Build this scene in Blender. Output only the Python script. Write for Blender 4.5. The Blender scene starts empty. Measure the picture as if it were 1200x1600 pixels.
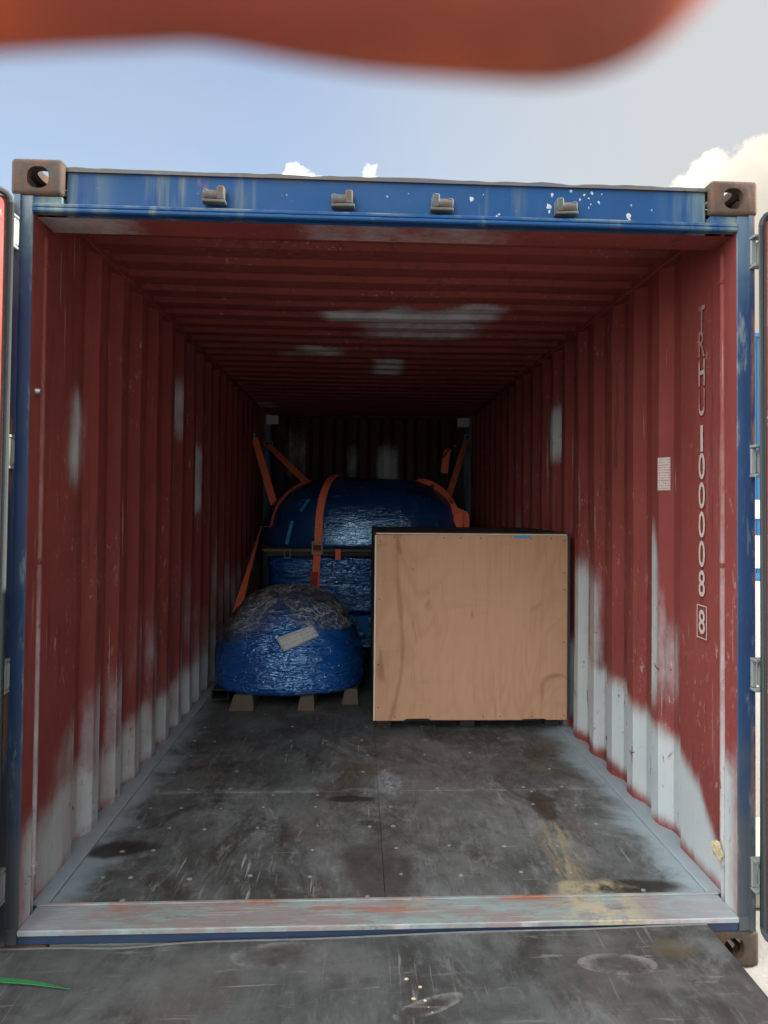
import bpy, bmesh, math, random
from mathutils import Vector, Matrix, noise
from mathutils.bvhtree import BVHTree
R = math.radians
random.seed(7)
sc = bpy.context.scene
col = sc.collection

# ------------------------------------------------------------------ camera, light, exposure
CAM_ROT = Matrix(((0.99874, 0.04899, -0.01051), (-0.04921, 0.99855, -0.02201), (0.00941, 0.0225, 0.9997)))  # right, forward, up
CAM_POS = Vector((-0.1042, -2.3248, 1.3322))
cam = bpy.data.cameras.new('camera')
cam.sensor_fit = 'VERTICAL'; cam.sensor_height = 36.0
cam.lens = 1128.0 / 1600 * 36
cam.shift_x = -0.0098; cam.shift_y = -0.0227
cam.clip_start = 0.004; cam.clip_end = 3000
cam.dof.use_dof = True; cam.dof.focus_distance = 3.6; cam.dof.aperture_fstop = cam.lens / 1.7
co = bpy.data.objects.new('camera', cam); col.objects.link(co)
r_, f_, u_ = (CAM_ROT.col[i].normalized() for i in range(3))
co.matrix_world = Matrix(((r_.x, u_.x, -f_.x, CAM_POS.x), (r_.y, u_.y, -f_.y, CAM_POS.y), (r_.z, u_.z, -f_.z, CAM_POS.z), (0, 0, 0, 1)))
sc.camera = co

SUN_EL, SUN_AZ = R(27), R(89)          # azimuth measured clockwise from +Y
sd = Vector((math.sin(SUN_AZ) * math.cos(SUN_EL), math.cos(SUN_AZ) * math.cos(SUN_EL), math.sin(SUN_EL)))
sl = bpy.data.lights.new('sun', 'SUN'); sl.energy = 2.2; sl.angle = R(0.5); sl.color = (1.0, 0.91, 0.79)
so = bpy.data.objects.new('sun', sl); col.objects.link(so)
so.rotation_euler = (-sd).to_track_quat('-Z', 'Y').to_euler(); so.location = sd * 40

w = bpy.data.worlds.new('World'); sc.world = w; w.use_nodes = True
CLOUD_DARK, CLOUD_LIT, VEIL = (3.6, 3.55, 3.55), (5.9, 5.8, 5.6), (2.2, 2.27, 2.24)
def build_sky():
    nt = w.node_tree; nt.nodes.clear(); L = nt.links.new
    def N(t, **k):
        n = nt.nodes.new(t)
        for a, b in k.items(): setattr(n, a, b)
        return n
    def MA(op, a, b=None):
        n = N('ShaderNodeMath', operation=op)
        for i, v in enumerate((a, b)):
            if v is None: continue
            if isinstance(v, (int, float)): n.inputs[i].default_value = v
            else: L(v, n.inputs[i])
        return n.outputs[0]
    def MR(v, a, b, c=0.0, d=1.0):
        n = N('ShaderNodeMapRange', interpolation_type='SMOOTHSTEP'); L(v, n.inputs[0])
        for i, x in enumerate((a, b, c, d)): n.inputs[i + 1].default_value = x
        return n.outputs[0]
    def MIX(f, a, b):
        n = N('ShaderNodeMix', data_type='RGBA')
        L(f, n.inputs[0])
        for i, v in ((6, a), (7, b)):
            if isinstance(v, tuple): n.inputs[i].default_value = (*v, 1)
            else: L(v, n.inputs[i])
        return n.outputs[2]
    sky = N('ShaderNodeTexSky', sky_type='NISHITA', sun_disc=False, sun_elevation=SUN_EL, sun_rotation=SUN_AZ,
            air_density=1.0, dust_density=1.6, ozone_density=1.2, altitude=0)
    tc = N('ShaderNodeTexCoord'); sp = N('ShaderNodeSeparateXYZ'); L(tc.outputs['Generated'], sp.inputs[0])
    az = MA('ARCTAN2', sp.outputs[0], sp.outputs[1])                      # radians, 0 along +Y
    el = MA('ARCSINE', sp.outputs[2])
    def NOI(sx, sz, scale, detail, rough, off=0.0):
        m = N('ShaderNodeMapping'); L(tc.outputs['Generated'], m.inputs[0])
        m.inputs['Scale'].default_value = (sx, sx, sz); m.inputs['Location'].default_value = (off, off * .7, 0)
        n = N('ShaderNodeTexNoise'); L(m.outputs[0], n.inputs['Vector'])
        n.inputs['Scale'].default_value = scale; n.inputs['Detail'].default_value = detail; n.inputs['Roughness'].default_value = rough
        return n.outputs['Fac']
    # thin high cloud, thicker towards the sun side
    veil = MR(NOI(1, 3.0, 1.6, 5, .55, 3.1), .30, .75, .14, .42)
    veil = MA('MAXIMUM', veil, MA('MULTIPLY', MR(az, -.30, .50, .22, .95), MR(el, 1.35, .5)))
    # broken cumulus all over the sky, with a clear gap ahead over a bank of heaps
    fine = NOI(1, 1.15, 17, 9, .62, 1.7)
    big = NOI(1, 1.6, 2.6, 8, .58, 8.3)
    top = MA('ADD', MA('MULTIPLY', MA('SUBTRACT', NOI(1, 1.2, 3.4, 4, .5, 8.3), .5), .10), MA('MULTIPLY', MA('SUBTRACT', fine, .5), .20))
    def heap(a0, e0, wa, he):                                             # a heap: height of its top over azimuth
        d = MA('DIVIDE', MA('SUBTRACT', az, a0), wa)
        return MA('ADD', MA('MULTIPLY', MA('SUBTRACT', 1.0, MA('MULTIPLY', d, d)), he), e0)
    line = MA('MAXIMUM', heap(R(33.5), R(22.4), R(10.5), R(4.3)), heap(R(-4.9), R(21.0), R(3.4), R(5.0)))
    line = MA('MAXIMUM', line, heap(R(0.5), R(21.0), R(2.1), R(3.9)))
    line = MA('MAXIMUM', line, heap(R(4), R(19.4), R(30), R(2.6)))
    line = MA('MAXIMUM', line, heap(R(-30), R(17), R(22), R(3.5)))
    line = MA('MAXIMUM', line, R(16))
    edge = MA('SUBTRACT', MA('ADD', line, MA('MULTIPLY', top, .55)), el)
    cum = MR(edge, -.003, .012)
    away = MR(MA('ABSOLUTE', az), R(48), R(75))
    field = MA('MULTIPLY', MR(big, .44, .50), away)
    cum = MA('MAXIMUM', cum, field)
    lit = MR(MA('ADD', MA('MULTIPLY', fine, 1.0), MA('MULTIPLY', MA('MULTIPLY', edge, MA('SUBTRACT', 1.0, away)), -3.0)), .05, .72)
    # unseen clouds opposite the sun over-brightened to light the interior; those near it dimmer
    vd = N('ShaderNodeVectorMath', operation='DOT_PRODUCT'); L(tc.outputs['Generated'], vd.inputs[0]); vd.inputs[1].default_value = sd
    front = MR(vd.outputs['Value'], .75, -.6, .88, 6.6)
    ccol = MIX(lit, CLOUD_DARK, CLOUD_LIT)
    warm = MIX(MR(away, 0.0, .5), (1.0, .93, .80), (1.0, 1.0, 1.0))
    wm = N('ShaderNodeVectorMath', operation='MULTIPLY'); L(ccol, wm.inputs[0]); L(warm, wm.inputs[1]); ccol = wm.outputs[0]
    front = MA('MULTIPLY', front, MR(el, R(2), R(42), .34, 1.0))  # low clouds dimmed so less light reaches deep inside
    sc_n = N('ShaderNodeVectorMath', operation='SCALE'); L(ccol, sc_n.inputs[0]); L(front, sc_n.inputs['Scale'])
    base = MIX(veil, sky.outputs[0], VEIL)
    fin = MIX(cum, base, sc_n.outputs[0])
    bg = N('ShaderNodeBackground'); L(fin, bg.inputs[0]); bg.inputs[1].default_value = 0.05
    out = N('ShaderNodeOutputWorld'); L(bg.outputs[0], out.inputs[0])
build_sky()

vs = sc.view_settings
vs.view_transform = 'Standard'; vs.look = 'None'; vs.gamma = 1; vs.use_curve_mapping = False; vs.exposure = 2.6
sc.render.engine = 'CYCLES'
cy = sc.cycles
cy.use_denoising = True; cy.max_bounces = 10; cy.diffuse_bounces = 6; cy.glossy_bounces = 4; cy.transparent_max_bounces = 12
cy.caustics_reflective = False; cy.caustics_refractive = False; cy.sample_clamp_indirect = 6

# ------------------------------------------------------------------ node helper
class MB:
    """small node-graph writer for one material"""
    def __init__(s, name):
        s.m = bpy.data.materials.new(name); s.m.use_nodes = True
        s.nt = s.m.node_tree; s.nt.nodes.clear(); s.L = s.nt.links.new
        s.tc = s.N('ShaderNodeTexCoord'); s.P = s.tc.outputs['Object']
    def N(s, t, **k):
        n = s.nt.nodes.new(t)
        for a, b in k.items(): setattr(n, a, b)
        return n
    def put(s, sock, v):
        if isinstance(v, (int, float)): sock.default_value = v
        elif isinstance(v, (tuple, list)): sock.default_value = (*v, 1) if len(v) == 3 and len(sock.default_value) == 4 else v
        else: s.L(v, sock)
    def map(s, sc_=(1, 1, 1), loc=(0, 0, 0), rot=(0, 0, 0), v=None):
        n = s.N('ShaderNodeMapping'); s.L(v or s.P, n.inputs[0])
        n.inputs['Scale'].default_value = sc_; n.inputs['Location'].default_value = loc; n.inputs['Rotation'].default_value = rot
        return n.outputs[0]
    def noise(s, scale=5, detail=4, rough=.55, dist=0, v=None, color=False):
        n = s.N('ShaderNodeTexNoise'); s.L(v or s.P, n.inputs['Vector'])
        n.inputs['Scale'].default_value = scale; n.inputs['Detail'].default_value = detail
        n.inputs['Roughness'].default_value = rough; n.inputs['Distortion'].default_value = dist
        return n.outputs['Color' if color else 'Fac']
    def ma(s, op, a, b=0.0, clamp=False):
        n = s.N('ShaderNodeMath', operation=op, use_clamp=clamp); s.put(n.inputs[0], a); s.put(n.inputs[1], b); return n.outputs[0]
    def mr(s, v, a, b, c=0.0, d=1.0):
        n = s.N('ShaderNodeMapRange', interpolation_type='SMOOTHSTEP'); s.L(v, n.inputs[0])
        for i, x in enumerate((a, b, c, d)): n.inputs[i + 1].default_value = x
        return n.outputs[0]
    def mix(s, f, a, b):
        n = s.N('ShaderNodeMix', data_type='RGBA'); s.put(n.inputs[0], f); s.put(n.inputs[6], a); s.put(n.inputs[7], b); return n.outputs[2]
    def xyz(s, v=None):
        n = s.N('ShaderNodeSeparateXYZ'); s.L(v or s.P, n.inputs[0]); return n.outputs
    def attr(s, name): return s.N('ShaderNodeAttribute', attribute_name=name).outputs['Fac']
    def ell(s, c, size, a=1.0, b=.55, warp=.12, wscale=9, rot=0.0):
        """soft elliptical spot round c with a ragged rim: 0 outside a, 1 inside b"""
        n = s.N('ShaderNodeMapping', vector_type='TEXTURE'); s.L(s.P, n.inputs[0])
        n.inputs['Location'].default_value = c; n.inputs['Scale'].default_value = size; n.inputs['Rotation'].default_value = (0, 0, rot)
        l = s.N('ShaderNodeVectorMath', operation='LENGTH'); s.L(n.outputs[0], l.inputs[0])
        d = s.ma('ADD', l.outputs['Value'], s.ma('MULTIPLY', s.ma('SUBTRACT', s.noise(wscale, 4, .6), .5), warp * 4))
        return s.mr(d, a, b)
    def bump(s, h, strength=.3, dist=.01, normal=None):
        n = s.N('ShaderNodeBump'); s.L(h, n.inputs['Height']); n.inputs['Strength'].default_value = strength; n.inputs['Distance'].default_value = dist
        if normal: s.L(normal, n.inputs['Normal'])
        return n.outputs[0]
    def out(s, color, rough=.5, normal=None, metal=0.0, spec=.5, **k):
        b = s.N('ShaderNodeBsdfPrincipled'); s.put(b.inputs['Base Color'], color); s.put(b.inputs['Roughness'], rough)
        s.put(b.inputs['Metallic'], metal); s.put(b.inputs['Specular IOR Level'], spec)
        if normal is not None: s.L(normal, b.inputs['Normal'])
        for a, v in k.items(): s.put(b.inputs[a.replace('_', ' ')], v)
        o = s.N('ShaderNodeOutputMaterial'); s.L(b.outputs[0], o.inputs[0]); s.bsdf = b; s.o = o
        return s.m

def scratch(m, sc_, rot, lo, hi, scale=1.0):
    return m.mr(m.noise(scale, 6, .65, 0.3, v=m.map(sc_, rot=rot)), lo, hi)

def mat_red(name='red_oxide_paint', k=1.0):
    m = MB(name)
    base = m.mix(m.noise(2.2, 5, .6), (.285, .070, .060), (.17, .042, .040))
    base = m.mix(m.mr(m.noise(14, 6, .7, v=m.map((1, 1, .25))), .52, .8, 0, .5), base, (.30, .10, .085))
    dirt = m.mr(m.noise(3.1, 6, .7, v=m.map((1.5, 1.5, .35))), .55, .75, 0, .55)
    base = m.mix(dirt, base, (.105, .052, .042))
    # rust runs, grease and long pale scrapes up and down the ribs
    run = m.ma('MULTIPLY', m.mr(m.noise(9, 6, .7, v=m.map((2.2, 2.2, .16), (5, 5, 1))), .54, .66), m.mr(m.noise(1.3, 3, .5, v=m.map((1, 1, 1), (2, 6, 2))), .42, .6))
    base = m.mix(m.ma('MULTIPLY', run, .7), base, (.060, .032, .024))
    spots = m.mr(m.noise(30, 7, .75), .645, .69)
    base = m.mix(m.ma('MULTIPLY', spots, .8), base, (.075, .030, .018))
    scr_ = m.ma('MULTIPLY', m.mr(m.noise(13, 5, .65, .2, v=m.map((3, 3, .10), (3, 3, 3))), .635, .67), m.mr(m.noise(1.7, 3, .5, v=m.map((1, 1, 1), (8, 1, 5))), .44, .58))
    base = m.mix(m.ma('MULTIPLY', scr_, .7), base, (.42, .34, .31))
    # dry-brush rubs and scratches
    rub = m.ma('MULTIPLY', m.mr(m.noise(1.6, 3, .5, v=m.map((1, 1, 1), (3, 1, 5))), .52, .62), m.mr(m.noise(30, 8, .8, v=m.map((1, 1, .45))), .56, .66))
    base = m.mix(m.ma('MULTIPLY', rub, .75), base, (.46, .38, .35))
    if k < 1: base = m.mix(1 - k, base, (.012, .012, .013))  # k below one mixes shade into the red
    # touch-up paint sprayed on by hand, scraped through in places
    sp = m.attr('spray')
    n = m.noise(7, 5, .6)
    st = m.noise(5, 6, .68, .3, v=m.map((4, 4, .35), (1, 2, 3)))
    gn = m.noise(46, 5, .7, v=m.map((1, 1, .4)))
    jit = m.ma('ADD', m.ma('MULTIPLY', m.ma('SUBTRACT', n, .5), .45), m.ma('ADD', m.ma('MULTIPLY', m.ma('SUBTRACT', st, .5), .5), m.ma('MULTIPLY', m.ma('SUBTRACT', gn, .5), .30)))
    sp = m.mr(m.ma('ADD', sp, m.ma('MULTIPLY', jit, m.mr(sp, .0, .25))), .08, 1.0)
    scr = m.ma('MULTIPLY', m.mr(m.noise(24, 8, .75, .6, v=m.map((1, 1, .6))), .585, .63), m.mr(m.noise(3.4, 3, .5), .46, .58))
    sp = m.ma('MULTIPLY', sp, m.ma('SUBTRACT', 1.0, m.ma('MULTIPLY', scr, .9)))
    pale = m.mix(m.noise(5, 4), (.54, .62, .63), (.43, .49, .51))
    c = m.mix(sp, base, pale)
    h = m.ma('ADD', m.noise(9, 3), m.ma('MULTIPLY', m.noise(60, 4), .12))
    return m.out(c, m.mr(m.noise(6, 4), .3, .7, .46, .66), m.bump(h, .25, .012), spec=.16)

def mat_blue(name='blue_paint', a=(.006, .062, .185), b=(.005, .044, .135), rustiness=1.0):
    m = MB(name); p = m.xyz()
    c = m.mix(m.noise(3, 5, .6), a, b)
    st = m.ma('MULTIPLY', m.mr(m.noise(7, 4, .6, v=m.map((1.6, 1.6, .12))), .56, .70), m.mr(m.noise(1.4, 3), .40, .62))
    c = m.mix(m.ma('MULTIPLY', st, .75 * rustiness), c, (.16, .19, .13))
    ends = m.ma('MULTIPLY', m.mr(m.ma('ABSOLUTE', p[0]), .86, 1.07), m.mr(m.noise(9, 4, .6, v=m.map((1.5, 1.5, .15))), .36, .62))
    c = m.mix(m.ma('MULTIPLY', ends, .85 * rustiness), c, (.14, .20, .19))
    ru = m.ma('MULTIPLY', m.mr(m.noise(16, 8, .75, v=m.map((1.6, 1.6, .3))), .60, .68), m.mr(m.noise(2.6, 3, .5), .46, .64))
    c = m.mix(m.ma('MULTIPLY', ru, rustiness), c, (.20, .085, .035))
    tp = m.mr(m.ma('ADD', p[2], m.ma('MULTIPLY', m.ma('SUBTRACT', m.noise(12, 6, .7), .5), .03)), 2.388, 2.402)
    c = m.mix(m.ma('MULTIPLY', tp, .85 * rustiness), c, (.075, .062, .038))
    lo = m.ma('MULTIPLY', m.mr(m.ma('ABSOLUTE', m.ma('SUBTRACT', p[2], 2.284)), .014, .0), m.mr(m.noise(6, 6, .7), .42, .6))
    c = m.mix(m.ma('MULTIPLY', lo, .7 * rustiness), c, (.15, .19, .17))
    ch = m.mr(m.noise(34, 8, .8), .655, .69)
    c = m.mix(m.ma('MULTIPLY', ch, .55), c, (.33, .36, .35))
    return m.out(c, m.mr(m.noise(5, 4), .3, .7, .45, .65), m.bump(m.noise(40, 5), .15, .004), spec=.22)

def mat_post():
    """front frame: blue outside, weathered to grey-green and rust low down"""
    m = MB('worn_blue_post_paint'); p = m.xyz()
    c = m.mix(m.noise(4, 5, .6), (.016, .050, .135), (.012, .036, .095))
    low = m.mr(m.ma('ADD', p[2], m.ma('MULTIPLY', m.ma('SUBTRACT', m.noise(5, 5), .5), 1.0)), .75, .1)
    c = m.mix(m.ma('MULTIPLY', low, .8), c, (.075, .085, .08))
    hi = m.mr(m.ma('ADD', p[2], m.ma('MULTIPLY', m.ma('SUBTRACT', m.noise(6, 4), .5), .5)), 1.95, 2.2)
    c = m.mix(m.ma('MULTIPLY', hi, .6), c, (.12, .19, .24))
    ru = m.ma('MULTIPLY', m.mr(m.noise(14, 8, .7, v=m.map((1, 1, .16))), .50, .60), m.mr(m.ma('ABSOLUTE', p[0]), 1.186, 1.20))
    c = m.mix(m.ma('MULTIPLY', ru, .9), c, (.26, .13, .06))
    gr = m.mr(m.noise(11, 6, .7, v=m.map((1, 1, .2), (4, 0, 2))), .54, .64, 0, .6)
    c = m.mix(gr, c, (.20, .25, .25))
    return m.out(c, .5, m.bump(m.noise(35, 6), .25, .004))

def mat_rusty(name, a, b, c_, bl=.5):
    m = MB(name)
    c = m.mix(m.mr(m.noise(11, 7, .7), .36, .64), a, b)
    c = m.mix(m.mr(m.noise(17, 7, .75, v=m.map((1, 1, .35))), .46, .60, 0, bl), c, c_)
    c = m.mix(m.mr(m.noise(28, 6, .75), .6, .7, 0, .7), c, (.05, .033, .025))
    return m.out(c, .75, m.bump(m.noise(45, 6, .7), .5, .004), spec=.3)

def mat_floor(name, plat=False):
    m = MB(name); p = m.xyz()
    c = m.mix(m.mr(m.noise(1.9, 8, .68, .4), .34, .66), (.140, .157, .157), (.055, .061, .060))
    c = m.mix(m.mr(m.noise(3.3, 8, .72, .9, v=m.map((1, .5, 1))), .47, .66, 0, .85), c, (.034, .031, .029))
    c = m.mix(m.mr(m.noise(3.4, 9, .78, 1.1, v=m.map((1, .6, 1), (9, 2, 0))), .50, .68, 0, .62), c, (.255, .27, .275))
    c = m.mix(m.mr(m.noise(2.0, 6, .65, v=m.map((1, .5, 1), (5, 7, 0))), .52, .66, 0, .5), c, (.095, .072, .052))
    gr = m.noise(26, 8, .78, .6, v=m.map((1, .35, 1)))
    c = m.mix(m.mr(gr, .52, .68, 0, .45), c, (.24, .25, .25))
    c = m.mix(m.mr(gr, .48, .34, 0, .45), c, (.025, .024, .023))
    s1 = m.ma('MULTIPLY', scratch(m, (46, 2.2, 1), (0, 0, .10), .60, .70), m.mr(m.noise(2.2, 3), .42, .62))
    s2 = m.ma('MULTIPLY', scratch(m, (70, 3.0, 1), (0, 0, -.65), .63, .72), m.mr(m.noise(2.8, 3, v=m.map((1, 1, 1), (4, 4, 0))), .45, .6))
    s3 = m.ma('MULTIPLY', scratch(m, (3.0, 60, 1), (0, 0, .12), .62, .72), m.mr(m.noise(3, 3, v=m.map((1, 1, 1), (1, 9, 0))), .44, .62))
    sx = m.ma('MAXIMUM', s1, m.ma('MAXIMUM', s2, s3))
    c = m.mix(m.ma('MULTIPLY', sx, .7), c, (.38, .40, .40))
    sp = m.ma('MULTIPLY', m.mr(m.noise(60, 3, .6), .70, .74), m.mr(m.noise(4, 3), .42, .6))
    c = m.mix(m.ma('MULTIPLY', sp, .6), c, (.36, .36, .35))
    if not plat:
        e = m.ma('ADD', m.ma('ABSOLUTE', p[0]), m.ma('MULTIPLY', m.ma('SUBTRACT', m.noise(3.2, 6, .68, .5), .5), .42))
        dust = m.mr(e, .96, 1.13)
        c = m.mix(m.ma('MULTIPLY', dust, .85), c, (.31, .395, .44))
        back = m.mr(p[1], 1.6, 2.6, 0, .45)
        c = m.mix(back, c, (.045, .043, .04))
        for cc, ss, rr, f, k in (((-1.0, .53, 0), (.17, .085, 1), .1, (.022, .02, .018), .9), ((-.13, .98, 0), (.13, .045, 1), 0, (.02, .019, .018), .85),
                                 ((.90, .20, 0), (.20, .055, 1), -.05, (.02, .019, .018), .9), ((.73, .9, 0), (.07, .22, 1), 0, (.036, .027, .017), .8),
                                 ((-.02, .35, 0), (.16, .3, 1), .2, (.036, .030, .022), .6)):
            c = m.mix(m.ma('MULTIPLY', m.ell(cc, ss, warp=.18, rot=rr), k), c, f)
        rag = m.mr(m.noise(5, 7, .75, v=m.map((7, 1.0, 1))), .42, .62)
        st = m.ma('MULTIPLY', m.ell((.70, .47, 0), (.10, .36, 1), 1.0, .4, .25, 7, rot=-.08), rag)
        c = m.mix(m.ma('MULTIPLY', st, .8), c, (.30, .255, .155))
        st = m.ma('MULTIPLY', m.ell((.70, .19, 0), (.17, .07, 1), 1.0, .4, .35, 12), m.mr(m.noise(9, 6, .7), .36, .56))
        c = m.mix(m.ma('MULTIPLY', st, .85), c, (.37, .33, .21))
        st = m.ma('MULTIPLY', m.ell((.06, 1.16, 0), (.09, .20, 1), 1.0, .3, .35, 9), m.mr(m.noise(11, 6, .7, v=m.map((2, .8, 1))), .36, .6))
        c = m.mix(m.ma('MULTIPLY', st, .75), c, (.33, .37, .42))
        st = m.ma('MULTIPLY', m.mr(m.ma('ABSOLUTE', m.ma('SUBTRACT', p[1], 1.075)), .05, .0), m.mr(m.noise(6, 6, .7), .46, .62))
        c = m.mix(m.ma('MULTIPLY', st, .5), c, (.30, .32, .34))
    else:
        c = m.mix(.4, c, (.036, .042, .042))
        for cc, ss, rr in (((-.33, -.09, 0), (.135, .06, 1), 0), ((.68, -.19, 0), (.105, .047, 1), -.1), ((.10, -.34, 0), (.10, .03, 1), .4)):
            rim = m.ma('MULTIPLY', m.ell(cc, tuple(v * 1.13 for v in ss), 1.0, .92, .10, 6, rr), .5)
            rim = m.ma('MULTIPLY', rim, m.mr(m.noise(7, 5, .7), .42, .58))
            c = m.mix(rim, c, (.27, .28, .27))
            c = m.mix(m.ma('MULTIPLY', m.ell(cc, ss, 1.0, .5, .14, 9, rr), .8), c, (.033, .030, .027))
        c = m.mix(m.ma('MULTIPLY', m.ell((.86, -.12, 0), (.09, .08, 1), 1, .3, .3, 8), .6), c, (.10, .075, .035))
        c = m.mix(m.mr(m.noise(2.2, 6, .65, v=m.map((1, 1.6, 1), (2, 5, 1))), .50, .70, 0, .6), c, (.135, .145, .145))
        wav = scratch(m, (5, 34, 1), (0, 0, .35), .60, .70)
        c = m.mix(m.ma('MULTIPLY', wav, .35), c, (.33, .33, .32))
    h = m.ma('ADD', m.noise(26, 6, .7, v=m.map((1, .5, 1))), m.ma('MULTIPLY', sx, -.3))
    return m.out(c, m.mr(m.noise(4, 5, .7), .3, .7, .50, .72), m.bump(h, .35, .006), spec=.35)

def mat_sill():
    m = MB('scuffed_threshold_paint'); p = m.xyz()
    c = m.mix(m.noise(5, 6, .7, v=m.map((.6, 4, 1))), (.33, .42, .415), (.15, .20, .195))
    pk = m.mr(m.noise(4, 8, .75, .4, v=m.map((1, 3, 1))), .44, .54)
    c = m.mix(m.ma('MULTIPLY', pk, .7), c, (.25, .19, .185))
    rd = m.ma('MULTIPLY', m.mr(m.noise(3.1, 6, .7, v=m.map((1, 5, 1), (3, 2, 0))), .52, .62), m.mr(p[1], .03, .09))
    c = m.mix(m.ma('MULTIPLY', rd, .9), c, (.33, .13, .085))
    c = m.mix(m.mr(m.noise(7, 7, .75, v=m.map((1, 4, 1), (8, 2, 0))), .56, .66, 0, .7), c, (.12, .115, .11))
    ye = m.ma('MULTIPLY', m.mr(m.ma('ABSOLUTE', m.ma('SUBTRACT', p[0], .72)), .19, .05), m.mr(m.noise(10, 6, .7), .42, .56))
    c = m.mix(m.ma('MULTIPLY', ye, .8), c, (.44, .40, .27))
    bl = m.mr(m.ma('ABSOLUTE', p[0]), .85, 1.1, 0, .6)
    c = m.mix(bl, c, (.33, .37, .42))
    ln = scratch(m, (3, 120, 1), (0, 0, 0), .56, .66)
    c = m.mix(m.ma('MULTIPLY', ln, .45), c, (.55, .56, .55))
    return m.out(c, .55, m.bump(m.noise(30, 6, .7, v=m.map((.5, 2, 1))), .4, .006))

def mat_plywood(name, a, b, dark, amt=1.0):
    m = MB(name)
    c = m.mix(m.noise(2.4, 5, .6, .6, v=m.map((1.0, 1, .5))), a, b)
    fl = m.noise(1.5, 3, .5, .9, v=m.map((1.6, 1, .38), (3, 1, 8)))
    rings = m.ma('ABSOLUTE', m.ma('SUBTRACT', m.ma('FRACT', m.ma('MULTIPLY', fl, 13)), .5))
    c = m.mix(m.ma('MULTIPLY', m.mr(rings, .12, .5), m.mr(m.noise(1.7, 3, .5, v=m.map((1.3, 1, .7), (8, 8, 8))), .35, .65, .02, .19 * amt)), c, dark)
    fg = m.mr(m.noise(5, 6, .7, v=m.map((11, 1, .55))), .46, .78, 0, .30 * amt)
    c = m.mix(fg, c, dark)
    kn = m.mr(m.noise(3.2, 3, .5, 1.2, v=m.map((1.7, 1, .9), (2, 0, 4))), .64, .76, 0, .5 * amt)
    c = m.mix(kn, c, tuple(v * .55 for v in dark))
    sm = m.mr(m.noise(4, 6, .7, v=m.map((.6, 1, 2.5), (7, 1, 2))), .55, .7, 0, .25)
    c = m.mix(sm, c, (.23, .175, .135))
    # long red-brown mineral streak, wandering down the sheet
    p = m.xyz()
    lx = m.ma('ADD', m.ma('MULTIPLY', m.ma('SINE', m.ma('MULTIPLY', p[2], 4.2)), .05), m.ma('MULTIPLY', p[2], .10))
    dd = m.ma('ABSOLUTE', m.ma('SUBTRACT', m.ma('SUBTRACT', p[0], lx), .07))
    c = m.mix(m.ma('MULTIPLY', m.mr(m.ma('ADD', dd, m.ma('MULTIPLY', m.ma('SUBTRACT', m.noise(9, 4), .5), .03)), .022, .0), .42 * amt), c, (.20, .09, .05))
    return m.out(c, .62, m.bump(m.noise(7, 6, .7, v=m.map((22, 1, 1))), .22, .003), spec=.3)

def mat_film(name, a, b, wr=1.0, rough=.26):
    """blue wrapping film: glossy, stretched in level bands with fine creases"""
    m = MB(name)
    n1 = m.noise(4.5, 3, .5, .9, v=m.map((.9, .9, 6)))
    n2 = m.noise(17, 2.5, .5, 1.6, v=m.map((.8, .8, 3.2)))
    n3 = m.noise(7, 2.5, .5, 2.2, v=m.map((1.1, 1.1, 1.7), (4, 4, 4)))
    rid = m.mr(m.ma('ABSOLUTE', m.ma('SUBTRACT', n3, .5)), .035, 0)
    h = m.ma('ADD', m.ma('ADD', n1, m.ma('MULTIPLY', n2, .42)), m.ma('MULTIPLY', rid, .16))
    c = m.mix(m.noise(4, 5, .6), a, b)
    pale = m.ma('MULTIPLY', m.mr(n2, .56, .66), m.mr(m.noise(2.4, 3, .5, v=m.map((1, 1, 2))), .50, .64))
    c = m.mix(m.ma('MULTIPLY', pale, .30), c, (.03, .20, .42))
    return m.out(c, m.mr(m.noise(9, 5), .3, .7, rough - .14, rough + .02), m.bump(h, .9 * wr, .022), spec=1.0, IOR=1.9, Specular_Tint=(.42, .72, 1.0))

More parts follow.
